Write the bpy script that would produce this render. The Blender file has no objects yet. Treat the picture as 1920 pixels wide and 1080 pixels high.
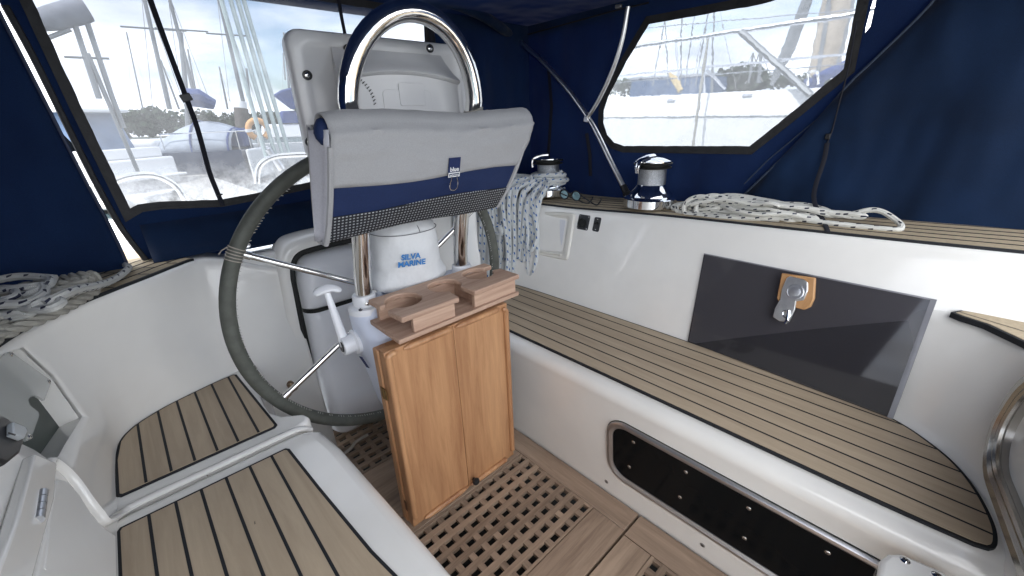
import bpy, bmesh, math, random
from mathutils import Vector, Matrix, noise
C = bpy.context.scene.collection
scene = bpy.context.scene
rnd = random.Random(7)
R = math.radians
# ------------------------------------------------------------------ camera
CAM_H = 1.1
F_PX = 781.16
YAW, TILT, ROLL = R(42.396), R(21.818), R(-2.316)
_f = Vector((math.sin(YAW)*math.cos(TILT), math.cos(YAW)*math.cos(TILT), -math.sin(TILT)))
_r = _f.cross(Vector((0, 0, 1))).normalized()
_u = _r.cross(_f)
_c, _s = math.cos(ROLL), math.sin(ROLL)
CR, CU, CF = _c*_r + _s*_u, -_s*_r + _c*_u, _f
EYE = Vector((0, 0, CAM_H))
cd = bpy.data.cameras.new('camera')
cam = bpy.data.objects.new('camera', cd)
C.objects.link(cam)
cd.sensor_width = 36.0
cd.lens = F_PX/1920*36.0
cd.clip_start = 0.02
cd.clip_end = 3000
cam.matrix_world = Matrix(((CR.x, CU.x, -CF.x, EYE.x), (CR.y, CU.y, -CF.y, EYE.y), (CR.z, CU.z, -CF.z, EYE.z), (0, 0, 0, 1)))
scene.camera = cam
# ------------------------------------------------------------------ sky and sun
SUN_EL, SUN_AZ = R(52), R(267)          # azimuth measured clockwise from +Y
w = bpy.data.worlds.new('World')
scene.world = w
w.use_nodes = True
nt = w.node_tree
nt.nodes.clear()
out = nt.nodes.new('ShaderNodeOutputWorld')
bg = nt.nodes.new('ShaderNodeBackground')
bg.inputs['Strength'].default_value = 0.14
sky = nt.nodes.new('ShaderNodeTexSky')
sky.sky_type = 'NISHITA'
sky.sun_disc = False
sky.sun_elevation = SUN_EL
sky.sun_rotation = SUN_AZ
sky.air_density = 1.1
sky.dust_density = 1.5
tc = nt.nodes.new('ShaderNodeTexCoord')
mp = nt.nodes.new('ShaderNodeMapping')
mp.inputs['Scale'].default_value = (1.0, 1.0, 3.2)
mp.inputs['Location'].default_value = (0.35, 0.1, 0.2)
nz = nt.nodes.new('ShaderNodeTexNoise')
nz.inputs['Scale'].default_value = 2.1
nz.inputs['Detail'].default_value = 7
nz.inputs['Roughness'].default_value = 0.55
rp = nt.nodes.new('ShaderNodeValToRGB')
rp.color_ramp.elements[0].position = 0.36
rp.color_ramp.elements[1].position = 0.50
nz2 = nt.nodes.new('ShaderNodeTexNoise')
nz2.inputs['Scale'].default_value = 3.4
nz2.inputs['Detail'].default_value = 6
rp2 = nt.nodes.new('ShaderNodeValToRGB')
rp2.color_ramp.elements[0].position = 0.32
rp2.color_ramp.elements[0].color = (4.6, 4.9, 5.5, 1)
rp2.color_ramp.elements[1].position = 0.58
rp2.color_ramp.elements[1].color = (9.6, 9.7, 9.9, 1)
mx = nt.nodes.new('ShaderNodeMix')
mx.data_type = 'RGBA'
L = nt.links.new
L(tc.outputs['Generated'], mp.inputs['Vector'])
L(mp.outputs['Vector'], nz.inputs['Vector'])
L(mp.outputs['Vector'], nz2.inputs['Vector'])
L(nz.outputs['Fac'], rp.inputs['Fac'])
L(nz2.outputs['Fac'], rp2.inputs['Fac'])
L(rp.outputs['Color'], mx.inputs[0])
L(sky.outputs['Color'], mx.inputs[6])
L(rp2.outputs['Color'], mx.inputs[7])
L(mx.outputs[2], bg.inputs['Color'])
L(bg.outputs['Background'], out.inputs['Surface'])
sl = bpy.data.lights.new('sun', 'SUN')
sl.energy = 3.0
sl.angle = R(0.6)
sl.color = (1.0, 0.95, 0.87)
sun = bpy.data.objects.new('sun', sl)
C.objects.link(sun)
sd = Vector((math.sin(SUN_AZ)*math.cos(SUN_EL), math.cos(SUN_AZ)*math.cos(SUN_EL), math.sin(SUN_EL)))
sun.rotation_euler = sd.to_track_quat('Z', 'Y').to_euler()
sun.location = (0, 0, 30)
scene.view_settings.view_transform = 'Standard'
scene.view_settings.look = 'None'
scene.view_settings.exposure = 1.82
scene.view_settings.gamma = 1.0
scene.cycles.use_denoising = True
scene.cycles.max_bounces = 10
scene.cycles.diffuse_bounces = 6
scene.cycles.transparent_max_bounces = 16
scene.cycles.sample_clamp_indirect = 8
# ------------------------------------------------------------------ pixel -> point on a real plane
def ray(px, py):
    return CR*((px-960)/F_PX) + CU*((540-py)/F_PX) + CF
def U(px, py, x=None, y=None, z=None, n=None, d=None):
    v = ray(px, py)
    if n is None:
        n = Vector((1, 0, 0)) if x is not None else Vector((0, 1, 0)) if y is not None else Vector((0, 0, 1))
        d = x if x is not None else y if y is not None else z
    n = Vector(n)
    return EYE + v*((d - n.dot(EYE))/n.dot(v))
# ------------------------------------------------------------------ materials
MATS = {}
def mat(name, color=(.8, .8, .8), rough=.5, metal=0, coat=0, spec=.5, nscale=0, namt=0, bump=0, bscale=60, bdist=.002, trans=0, ior=1.45, detail=4, stretch=(1, 1, 1), island=0, sheen=0):
    """Principled material with noise tone variation and noise bump in object space."""
    if name in MATS:
        return MATS[name]
    m = bpy.data.materials.new(name)
    m.use_nodes = True
    t = m.node_tree
    b = t.nodes['Principled BSDF']
    b.inputs['Base Color'].default_value = (*color, 1)
    b.inputs['Roughness'].default_value = rough
    b.inputs['Metallic'].default_value = metal
    b.inputs['Coat Weight'].default_value = coat
    b.inputs['Coat Roughness'].default_value = .06
    b.inputs['Specular IOR Level'].default_value = spec
    b.inputs['Transmission Weight'].default_value = trans
    b.inputs['IOR'].default_value = ior
    b.inputs['Sheen Weight'].default_value = sheen
    tc = t.nodes.new('ShaderNodeTexCoord')
    mp = t.nodes.new('ShaderNodeMapping')
    mp.inputs['Scale'].default_value = stretch
    t.links.new(tc.outputs['Object'], mp.inputs['Vector'])
    fac = None
    if namt:
        n = t.nodes.new('ShaderNodeTexNoise')
        n.inputs['Scale'].default_value = nscale
        n.inputs['Detail'].default_value = detail
        n.inputs['Roughness'].default_value = .6
        t.links.new(mp.outputs['Vector'], n.inputs['Vector'])
        mr = t.nodes.new('ShaderNodeMapRange')
        mr.inputs['From Min'].default_value = .25
        mr.inputs['From Max'].default_value = .75
        mr.inputs['To Min'].default_value = 1-namt
        mr.inputs['To Max'].default_value = 1+namt*.6
        t.links.new(n.outputs['Fac'], mr.inputs['Value'])
        fac = mr.outputs['Result']
    if island:
        g = t.nodes.new('ShaderNodeNewGeometry')
        mr2 = t.nodes.new('ShaderNodeMapRange')
        mr2.inputs['To Min'].default_value = 1-island
        mr2.inputs['To Max'].default_value = 1+island*.7
        t.links.new(g.outputs['Random Per Island'], mr2.inputs['Value'])
        if fac:
            mm = t.nodes.new('ShaderNodeMath')
            mm.operation = 'MULTIPLY'
            t.links.new(fac, mm.inputs[0])
            t.links.new(mr2.outputs['Result'], mm.inputs[1])
            fac = mm.outputs[0]
        else:
            fac = mr2.outputs['Result']
    if fac:
        vm = t.nodes.new('ShaderNodeVectorMath')
        vm.operation = 'SCALE'
        vm.inputs[0].default_value = color
        t.links.new(fac, vm.inputs['Scale'])
        t.links.new(vm.outputs[0], b.inputs['Base Color'])
    if bump:
        n2 = t.nodes.new('ShaderNodeTexNoise')
        n2.inputs['Scale'].default_value = bscale
        n2.inputs['Detail'].default_value = 3
        t.links.new(mp.outputs['Vector'], n2.inputs['Vector'])
        bp = t.nodes.new('ShaderNodeBump')
        bp.inputs['Strength'].default_value = bump
        bp.inputs['Distance'].default_value = bdist
        t.links.new(n2.outputs['Fac'], bp.inputs['Height'])
        t.links.new(bp.outputs['Normal'], b.inputs['Normal'])
    MATS[name] = m
    return m
def wood(name, c1, c2, axis, rough=.55, island=.12, grain=1.0, coat=0):
    """Straight-grained timber: stretched noise along the given axis, tone per board."""
    m = bpy.data.materials.new(name)
    m.use_nodes = True
    t = m.node_tree
    b = t.nodes['Principled BSDF']
    b.inputs['Roughness'].default_value = rough
    b.inputs['Coat Weight'].default_value = coat
    tc = t.nodes.new('ShaderNodeTexCoord')
    g = t.nodes.new('ShaderNodeNewGeometry')
    ad = t.nodes.new('ShaderNodeVectorMath')
    ad.operation = 'ADD'
    sc = t.nodes.new('ShaderNodeVectorMath')
    sc.operation = 'SCALE'
    sc.inputs[0].default_value = (7.3, 3.1, 5.7)
    t.links.new(g.outputs['Random Per Island'], sc.inputs['Scale'])
    t.links.new(tc.outputs['Object'], ad.inputs[0])
    t.links.new(sc.outputs[0], ad.inputs[1])
    mp = t.nodes.new('ShaderNodeMapping')
    s = [1, 1, 1]
    s[axis] = .07
    mp.inputs['Scale'].default_value = s
    t.links.new(ad.outputs[0], mp.inputs['Vector'])
    n = t.nodes.new('ShaderNodeTexNoise')
    n.inputs['Scale'].default_value = 75*grain
    n.inputs['Detail'].default_value = 7
    n.inputs['Roughness'].default_value = .68
    n.inputs['Distortion'].default_value = .7
    t.links.new(mp.outputs['Vector'], n.inputs['Vector'])
    nb = t.nodes.new('ShaderNodeTexNoise')
    nb.inputs['Scale'].default_value = 14*grain
    nb.inputs['Detail'].default_value = 3
    t.links.new(mp.outputs['Vector'], nb.inputs['Vector'])
    av = t.nodes.new('ShaderNodeMath')
    av.operation = 'ADD'
    t.links.new(n.outputs['Fac'], av.inputs[0])
    t.links.new(nb.outputs['Fac'], av.inputs[1])
    mr = t.nodes.new('ShaderNodeMapRange')
    mr.inputs['From Min'].default_value = .72
    mr.inputs['From Max'].default_value = 1.28
    t.links.new(av.outputs[0], mr.inputs['Value'])
    mx = t.nodes.new('ShaderNodeMix')
    mx.data_type = 'RGBA'
    mx.inputs[6].default_value = (*c1, 1)
    mx.inputs[7].default_value = (*c2, 1)
    t.links.new(mr.outputs['Result'], mx.inputs[0])
    mr2 = t.nodes.new('ShaderNodeMapRange')
    mr2.inputs['To Min'].default_value = 1-island
    mr2.inputs['To Max'].default_value = 1+island
    t.links.new(g.outputs['Random Per Island'], mr2.inputs['Value'])
    vm = t.nodes.new('ShaderNodeVectorMath')
    vm.operation = 'SCALE'
    t.links.new(mx.outputs[2], vm.inputs[0])
    t.links.new(mr2.outputs['Result'], vm.inputs['Scale'])
    t.links.new(vm.outputs[0], b.inputs['Base Color'])
    bp = t.nodes.new('ShaderNodeBump')
    bp.inputs['Strength'].default_value = .25
    bp.inputs['Distance'].default_value = .0012
    t.links.new(n.outputs['Fac'], bp.inputs['Height'])
    t.links.new(bp.outputs['Normal'], b.inputs['Normal'])
    MATS[name] = m
    return m
def canvas_mat(name, col, wr=1.0, trans=.0):
    m = bpy.data.materials.new(name)
    m.use_nodes = True
    t = m.node_tree
    b = t.nodes['Principled BSDF']
    b.inputs['Roughness'].default_value = .85
    b.inputs['Specular IOR Level'].default_value = .25
    b.inputs['Sheen Weight'].default_value = .15
    tc = t.nodes.new('ShaderNodeTexCoord')
    n = t.nodes.new('ShaderNodeTexNoise')
    n.inputs['Scale'].default_value = 900
    n.inputs['Detail'].default_value = 1
    n3 = t.nodes.new('ShaderNodeTexNoise')
    n3.inputs['Scale'].default_value = 5
    n3.inputs['Detail'].default_value = 5
    ad = t.nodes.new('ShaderNodeMath')
    ad.operation = 'ADD'
    t.links.new(tc.outputs['Object'], n.inputs['Vector'])
    t.links.new(tc.outputs['Object'], n3.inputs['Vector'])
    t.links.new(n.outputs['Fac'], ad.inputs[0])
    t.links.new(n3.outputs['Fac'], ad.inputs[1])
    mr = t.nodes.new('ShaderNodeMapRange')
    mr.inputs['From Min'].default_value = .6
    mr.inputs['From Max'].default_value = 1.4
    mr.inputs['To Min'].default_value = .5
    mr.inputs['To Max'].default_value = 1.6
    t.links.new(ad.outputs[0], mr.inputs['Value'])
    vm = t.nodes.new('ShaderNodeVectorMath')
    vm.operation = 'SCALE'
    vm.inputs[0].default_value = col
    t.links.new(mr.outputs['Result'], vm.inputs['Scale'])
    t.links.new(vm.outputs[0], b.inputs['Base Color'])
    mp = t.nodes.new('ShaderNodeMapping')
    mp.inputs['Rotation'].default_value = (R(25), R(35), R(20))
    mp.inputs['Scale'].default_value = (1, 1, .35)
    n2 = t.nodes.new('ShaderNodeTexNoise')
    n2.inputs['Scale'].default_value = 5
    n2.inputs['Detail'].default_value = 2
    t.links.new(tc.outputs['Object'], mp.inputs['Vector'])
    t.links.new(mp.outputs['Vector'], n2.inputs['Vector'])
    b1 = t.nodes.new('ShaderNodeBump')
    b1.inputs['Strength'].default_value = .9*wr
    b1.inputs['Distance'].default_value = .05
    b2 = t.nodes.new('ShaderNodeBump')
    b2.inputs['Strength'].default_value = .35
    b2.inputs['Distance'].default_value = .001
    t.links.new(n2.outputs['Fac'], b1.inputs['Height'])
    t.links.new(n.outputs['Fac'], b2.inputs['Height'])
    t.links.new(b1.outputs['Normal'], b2.inputs['Normal'])
    t.links.new(b2.outputs['Normal'], b.inputs['Normal'])
    if trans:
        tr = t.nodes.new('ShaderNodeBsdfTranslucent')
        tr.inputs['Color'].default_value = (col[0]*1.5, col[1]*1.8, col[2]*2.2, 1)
        ms = t.nodes.new('ShaderNodeMixShader')
        ms.inputs[0].default_value = trans
        t.links.new(b.outputs[0], ms.inputs[1])
        t.links.new(tr.outputs[0], ms.inputs[2])
        t.links.new(ms.outputs[0], t.nodes['Material Output'].inputs['Surface'])
    MATS[name] = m
    return m
def vinyl_mat(name, haze, tint, fog_low=0, z0=0, z1=1, wob=0.0):
    """Vinyl sheet: tint darkened to dim the bright outside, with milky scatter, optional salt bloom near the bottom."""
    m = bpy.data.materials.new(name)
    m.use_nodes = True
    t = m.node_tree
    t.nodes.remove(t.nodes['Principled BSDF'])
    tc = t.nodes.new('ShaderNodeTexCoord')
    if wob:
        tr = t.nodes.new('ShaderNodeBsdfRefraction')
        tr.inputs['IOR'].default_value = 1.03
        tr.inputs['Roughness'].default_value = 0
        nw = t.nodes.new('ShaderNodeTexNoise')
        nw.inputs['Scale'].default_value = 26
        nw.inputs['Detail'].default_value = 2
        t.links.new(tc.outputs['Object'], nw.inputs['Vector'])
        bw = t.nodes.new('ShaderNodeBump')
        bw.inputs['Strength'].default_value = wob
        bw.inputs['Distance'].default_value = .02
        t.links.new(nw.outputs['Fac'], bw.inputs['Height'])
        t.links.new(bw.outputs['Normal'], tr.inputs['Normal'])
    else:
        tr = t.nodes.new('ShaderNodeBsdfTransparent')
    tr.inputs['Color'].default_value = (*tint, 1)
    tl = t.nodes.new('ShaderNodeBsdfTranslucent')
    tl.inputs['Color'].default_value = (.9, .92, .95, 1)
    gl = t.nodes.new('ShaderNodeBsdfGlossy')
    gl.inputs['Roughness'].default_value = .08
    ms = t.nodes.new('ShaderNodeMixShader')
    n = t.nodes.new('ShaderNodeTexNoise')
    n.inputs['Scale'].default_value = 9
    n.inputs['Detail'].default_value = 8
    n.inputs['Roughness'].default_value = .7
    t.links.new(tc.outputs['Object'], n.inputs['Vector'])
    mr = t.nodes.new('ShaderNodeMapRange')
    mr.inputs['From Min'].default_value = .3
    mr.inputs['From Max'].default_value = .7
    mr.inputs['To Min'].default_value = haze*.75
    mr.inputs['To Max'].default_value = haze*1.3
    t.links.new(n.outputs['Fac'], mr.inputs['Value'])
    fac = mr.outputs['Result']
    if fog_low:
        g = t.nodes.new('ShaderNodeNewGeometry')
        sp = t.nodes.new('ShaderNodeSeparateXYZ')
        t.links.new(g.outputs['Position'], sp.inputs[0])
        m2 = t.nodes.new('ShaderNodeMapRange')
        m2.inputs['From Min'].default_value = z1
        m2.inputs['From Max'].default_value = z0
        m2.inputs['To Min'].default_value = 0
        m2.inputs['To Max'].default_value = fog_low
        t.links.new(sp.outputs['Z'], m2.inputs['Value'])
        n4 = t.nodes.new('ShaderNodeTexNoise')
        n4.inputs['Scale'].default_value = 22
        n4.inputs['Detail'].default_value = 8
        n4.inputs['Roughness'].default_value = .75
        t.links.new(tc.outputs['Object'], n4.inputs['Vector'])
        m3 = t.nodes.new('ShaderNodeMapRange')
        m3.inputs['From Min'].default_value = .4
        m3.inputs['From Max'].default_value = .62
        m3.inputs['To Min'].default_value = .25
        t.links.new(n4.outputs['Fac'], m3.inputs['Value'])
        mu = t.nodes.new('ShaderNodeMath')
        mu.operation = 'MULTIPLY'
        t.links.new(m2.outputs['Result'], mu.inputs[0])
        t.links.new(m3.outputs['Result'], mu.inputs[1])
        a = t.nodes.new('ShaderNodeMath')
        a.operation = 'ADD'
        a.use_clamp = True
        t.links.new(fac, a.inputs[0])
        t.links.new(mu.outputs[0], a.inputs[1])
        fac = a.outputs[0]
    t.links.new(fac, ms.inputs[0])
    t.links.new(tr.outputs[0], ms.inputs[1])
    t.links.new(tl.outputs[0], ms.inputs[2])
    ms2 = t.nodes.new('ShaderNodeMixShader')
    ms2.inputs[0].default_value = .04
    t.links.new(ms.outputs[0], ms2.inputs[1])
    t.links.new(gl.outputs[0], ms2.inputs[2])
    t.links.new(ms2.outputs[0], t.nodes['Material Output'].inputs['Surface'])
    MATS[name] = m
    return m
def rope_mat(name, base, fleck, per=.034, duty=.30):
    """Braided rope: uv.x runs in metres along the rope, uv.y once round it."""
    m = bpy.data.materials.new(name)
    m.use_nodes = True
    t = m.node_tree
    b = t.nodes['Principled BSDF']
    b.inputs['Roughness'].default_value = .8
    uv = t.nodes.new('ShaderNodeUVMap')
    sp = t.nodes.new('ShaderNodeSeparateXYZ')
    t.links.new(uv.outputs[0], sp.inputs[0])
    def math_(op, a, b_=None, c=None):
        n = t.nodes.new('ShaderNodeMath')
        n.operation = op
        for i, v in enumerate((a, b_, c)):
            if v is None:
                continue
            if isinstance(v, (int, float)):
                n.inputs[i].default_value = v
            else:
                t.links.new(v, n.inputs[i])
        return n.outputs[0]
    u, v = sp.outputs['X'], sp.outputs['Y']
    row = math_('FLOOR', math_('MULTIPLY', v, 3))
    ph = math_('FRACT', math_('ADD', math_('DIVIDE', u, per), math_('MULTIPLY', row, .37)))
    on = math_('LESS_THAN', ph, duty)
    vv = math_('FRACT', math_('ADD', math_('MULTIPLY', v, 3), math_('MULTIPLY', ph, .6)))
    band = math_('MULTIPLY', math_('GREATER_THAN', vv, .30), math_('LESS_THAN', vv, .62))
    k = math_('MULTIPLY', on, band)
    mx = t.nodes.new('ShaderNodeMix')
    mx.data_type = 'RGBA'
    mx.inputs[6].default_value = (*base, 1)
    mx.inputs[7].default_value = (*fleck, 1)
    t.links.new(k, mx.inputs[0])
    t.links.new(mx.outputs[2], b.inputs['Base Color'])
    w1 = math_('SINE', math_('ADD', math_('MULTIPLY', u, 1500), math_('MULTIPLY', v, 25.13)))
    w2 = math_('SINE', math_('SUBTRACT', math_('MULTIPLY', u, 1500), math_('MULTIPLY', v, 25.13)))
    bp = t.nodes.new('ShaderNodeBump')
    bp.inputs['Strength'].default_value = .5
    bp.inputs['Distance'].default_value = .0008
    t.links.new(math_('MULTIPLY', w1, w2), bp.inputs['Height'])
    t.links.new(bp.outputs['Normal'], b.inputs['Normal'])
    MATS[name] = m
    return m
GEL = mat('gelcoat', (.82, .805, .77), .2, coat=.6, nscale=3.5, namt=.07, bump=.05, bscale=5, bdist=.01)
GELD = mat('gelcoat_matt', (.76, .75, .72), .45, nscale=4, namt=.06)
WHITE = mat('white_plastic', (.82, .83, .86), .3, coat=.3, nscale=5, namt=.04)
PED = mat('pedestal_paint', (.70, .75, .88), .3, coat=.3, nscale=5, namt=.04)
STEEL = mat('polished_steel', (.78, .77, .75), .07, metal=1, nscale=6, namt=.06, bump=.04, bscale=12)
BSTEEL = mat('brushed_steel', (.80, .79, .78), .32, metal=1, nscale=9, namt=.08)
CHROME = mat('chrome', (.85, .86, .88), .06, metal=1, bump=.03, bscale=20)
KNURL = mat('knurled_chrome', (.55, .57, .60), .3, metal=1, nscale=420, namt=.5, bump=1.0, bscale=420, bdist=.003)
ALU = mat('satin_aluminium', (.62, .63, .66), .35, metal=1, nscale=8, namt=.08)
DSTEEL = mat('dull_steel', (.33, .32, .31), .4, metal=.8, nscale=15, namt=.2)
BLACK = mat('black_plastic', (.015, .015, .017), .35, nscale=20, namt=.2)
RUBBER = mat('black_rubber', (.012, .013, .012), .6, nscale=30, namt=.3)
CAULK = mat('black_caulk', (.012, .014, .018), .7, nscale=30, namt=.3)
SMOKE = mat('dark_glass', (.006, .007, .008), .14, spec=.12, nscale=4, namt=.2)
LEATHER = mat('grey_leather', (.105, .11, .095), .62, nscale=40, namt=.25, bump=.4, bscale=260, bdist=.001)
BAGG = mat('grey_bag_fabric', (.36, .36, .37), .8, nscale=500, namt=.12, bump=.25, bscale=9, bdist=.02, sheen=.2)
BAGL = mat('pale_lining', (.55, .55, .60), .85, nscale=300, namt=.1)
BAGN = mat('navy_bag_fabric', (.008, .022, .085), .75, nscale=400, namt=.2, bump=.2, bscale=8, bdist=.01)
NAVYT = mat('navy_tag', (.008, .02, .09), .6, nscale=100, namt=.1)
PRINTW = mat('white_print', (.8, .8, .8), .6, nscale=100, namt=.05)
PRINTB = mat('blue_print', (.03, .20, .52), .6, nscale=60, namt=.15)
COVER = mat('white_cover_fabric', (.70, .71, .72), .75, nscale=25, namt=.08, bump=.5, bscale=16, bdist=.012)
SEAM = mat('grey_seam', (.16, .16, .17), .8, nscale=50, namt=.1)
TEAK = wood('synthetic_teak', (.36, .28, .195), (.50, .40, .285), 1, rough=.62, island=.02, grain=.55)
TEAKG = mat('weathered_teak', (.47, .385, .27), .85, spec=.15, nscale=120, namt=.18, bump=.2, bscale=300, bdist=.0006)
WOODX = wood('grating_teak_across', (.195, .135, .095), (.41, .30, .215), 0, island=.16)
WOODY = wood('grating_teak_along', (.185, .13, .092), (.40, .29, .21), 1, island=.16)
TABLEW = wood('varnished_teak', (.33, .155, .072), (.57, .315, .155), 2, rough=.42, island=.05, grain=.8, coat=.1)
CUPW = wood('bare_teak', (.33, .195, .135), (.55, .38, .28), 0, rough=.6, island=.08)
PADW = wood('pad_wood', (.42, .21, .08), (.58, .33, .15), 2, rough=.5)
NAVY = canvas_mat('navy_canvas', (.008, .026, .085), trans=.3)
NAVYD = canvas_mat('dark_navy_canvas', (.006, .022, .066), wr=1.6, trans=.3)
BIND = mat('black_binding', (.022, .022, .024), .6, nscale=30, namt=.4, bump=.6, bscale=60, bdist=.004)
WEB = mat('navy_webbing', (.012, .013, .022), .8, nscale=200, namt=.25)
ROPEB = rope_mat('white_blue_rope', (.66, .68, .68), (.02, .12, .36))
ROPEK = rope_mat('white_black_rope', (.68, .67, .62), (.015, .018, .04), per=.036, duty=.28)
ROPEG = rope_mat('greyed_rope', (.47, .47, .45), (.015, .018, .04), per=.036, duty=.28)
ROPES = mat('strand_rope', (.33, .32, .285), .85, nscale=60, namt=.25, bump=.4, bscale=200, bdist=.001)
WATER = mat('sea_water', (.05, .075, .085), .12, nscale=.4, namt=.2, bump=.5, bscale=1.6, bdist=.12)
TREE = mat('far_foliage', (.035, .055, .03), .9, nscale=.5, namt=.5)
HULLW = mat('white_hull', (.80, .80, .80), .25, coat=.4, nscale=.6, namt=.05)
HULLN = mat('navy_hull', (.012, .03, .085), .2, coat=.5, nscale=1, namt=.1)
BOATB = mat('boat_blue_canvas', (.03, .06, .20), .8, nscale=3, namt=.25)
BOATG = mat('boat_window', (.03, .035, .045), .1, nscale=1, namt=.2)
MASTM = mat('anodised_mast', (.20, .21, .22), .4, metal=.5, nscale=3, namt=.1)
WOODP = mat('tarred_pile', (.10, .085, .075), .8, nscale=5, namt=.3)
ORANGE = mat('orange_ring', (.70, .38, .16), .6, nscale=8, namt=.1)
# ------------------------------------------------------------------ mesh builder
class MB:
    def __init__(s):
        s.bm = bmesh.new()
        s.uv = s.bm.loops.layers.uv.new('UVMap')
        s.mi = 0
    def face(s, vs):
        try:
            f = s.bm.faces.new(vs)
            f.material_index = s.mi
            f.smooth = True
            return f
        except ValueError:
            return None
    def box(s, x0, x1, y0, y1, z0, z1, M=None):
        p = [Vector((x, y, z)) for z in (z0, z1) for y in (y0, y1) for x in (x0, x1)]
        if M is not None:
            p = [M @ q for q in p]
        v = [s.bm.verts.new(q) for q in p]
        for i in ((0, 2, 3, 1), (4, 5, 7, 6), (0, 1, 5, 4), (2, 6, 7, 3), (0, 4, 6, 2), (1, 3, 7, 5)):
            s.face([v[k] for k in i])
        return s
    def poly(s, pts):
        s.face([s.bm.verts.new(p) for p in pts])
        return s
    def prism(s, pts, vec):
        vec = Vector(vec)
        a = [s.bm.verts.new(p) for p in pts]
        b = [s.bm.verts.new(Vector(p)+vec) for p in pts]
        n = len(a)
        s.face(a[::-1])
        s.face(b)
        for i in range(n):
            s.face([a[i], a[(i+1) % n], b[(i+1) % n], b[i]])
        return s
    def tube(s, pts, r, seg=10, closed=False, caps=True, flat=None, up=None):
        pts = [Vector(p) for p in pts]
        n = len(pts)
        rs = r if isinstance(r, (list, tuple)) else [r]*n
        N = None
        rings = []
        Ls = [0]
        for i in range(1, n):
            Ls.append(Ls[-1]+(pts[i]-pts[i-1]).length)
        for i in range(n):
            if closed:
                T = pts[(i+1) % n]-pts[i-1]
            else:
                T = pts[min(i+1, n-1)]-pts[max(i-1, 0)]
            if T.length < 1e-9:
                T = Vector((0, 0, 1))
            T.normalize()
            if up is not None:
                N = Vector(up) - T*T.dot(Vector(up))
            elif N is None:
                a = Vector((0, 0, 1)) if abs(T.z) < .9 else Vector((1, 0, 0))
                N = a - T*a.dot(T)
            else:
                N = N - T*N.dot(T)
            if N.length < 1e-6:
                N = T.orthogonal()
            N.normalize()
            B = T.cross(N)
            fx, fy = flat if flat else (1, 1)
            rings.append([s.bm.verts.new(pts[i]+(N*math.cos(q)*fx+B*math.sin(q)*fy)*rs[i]) for q in [2*math.pi*k/seg for k in range(seg)]])
        m = n if closed else n-1
        for i in range(m):
            a, b = rings[i], rings[(i+1) % n]
            for k in range(seg):
                f = s.face([a[k], a[(k+1) % seg], b[(k+1) % seg], b[k]])
                if f:
                    u0 = Ls[i]
                    u1 = Ls[i+1] if i+1 < n else Ls[i]+(pts[0]-pts[i]).length
                    for lp, (uu, vv) in zip(f.loops, ((u0, k/seg), (u0, (k+1)/seg), (u1, (k+1)/seg), (u1, k/seg))):
                        lp[s.uv].uv = (uu, vv)
        if caps and not closed:
            s.face(rings[0][::-1])
            s.face(rings[-1])
        return s
    def lathe(s, prof, o, axis=(0, 0, 1), seg=32):
        o = Vector(o)
        q = Vector(axis).to_track_quat('Z', 'Y')
        rows = []
        for r, z in prof:
            rows.append([s.bm.verts.new(o + q @ Vector((r*math.cos(2*math.pi*k/seg), r*math.sin(2*math.pi*k/seg), z))) for k in range(seg)])
        for a, b in zip(rows, rows[1:]):
            for k in range(seg):
                s.face([a[k], a[(k+1) % seg], b[(k+1) % seg], b[k]])
        if prof[0][0] > 1e-6:
            s.face(rows[0][::-1])
        if prof[-1][0] > 1e-6:
            s.face(rows[-1])
        return s
    def loft(s, rows, closed=False, caps=False):
        rr = [[s.bm.verts.new(p) for p in row] for row in rows]
        for a, b in zip(rr, rr[1:]):
            n = len(a)
            for k in range(n if closed else n-1):
                s.face([a[k], a[(k+1) % n], b[(k+1) % n], b[k]])
        if caps:
            s.face(rr[0][::-1])
            s.face(rr[-1])
        return s
    def ball(s, c, r, sc=(1, 1, 1), seg=12):
        rows = []
        c = Vector(c)
        for i in range(seg//2+1):
            a = math.pi*i/(seg//2)
            rows.append([c+Vector((r*sc[0]*math.sin(a)*math.cos(2*math.pi*k/seg), r*sc[1]*math.sin(a)*math.sin(2*math.pi*k/seg), r*sc[2]*math.cos(a))) for k in range(seg)])
        s.loft(rows, closed=True)
        bmesh.ops.remove_doubles(s.bm, verts=s.bm.verts[-(seg*(seg//2+1)):] if False else list(s.bm.verts)[-seg*(seg//2+1):], dist=1e-6)
        return s
    def holed(s, outer, holes):
        es = []
        for loop in [outer]+list(holes):
            vs = [s.bm.verts.new(p) for p in loop]
            for i in range(len(vs)):
                es.append(s.bm.edges.new((vs[i], vs[(i+1) % len(vs)])))
        r = bmesh.ops.triangle_fill(s.bm, use_beauty=True, use_dissolve=False, edges=es)
        for g in r['geom']:
            if isinstance(g, bmesh.types.BMFace):
                g.material_index = s.mi
                g.smooth = True
        return s
    def build(s, name, mats, parent=None, bevel=0, segs=2, solid=0, solid_off=0, sub=0, angle=38, flat=False):
        me = bpy.data.meshes.new(name)
        bmesh.ops.recalc_face_normals(s.bm, faces=s.bm.faces[:])
        s.bm.to_mesh(me)
        s.bm.free()
        for m in (mats if isinstance(mats, (list, tuple)) else [mats]):
            me.materials.append(m)
        o = bpy.data.objects.new(name, me)
        C.objects.link(o)
        if parent is not None:
            loc = parent.get('_w', None)
            wl = Vector(loc) if loc is not None else Vector((0, 0, 0))
            me.transform(Matrix.Translation(-wl))
            o.parent = parent
            o['_w'] = tuple(wl)
        if flat:
            for p in me.polygons:
                p.use_smooth = False
        else:
            me.set_sharp_from_angle(angle=R(angle))
        if solid:
            md = o.modifiers.new('solid', 'SOLIDIFY')
            md.thickness = solid
            md.offset = solid_off
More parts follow.
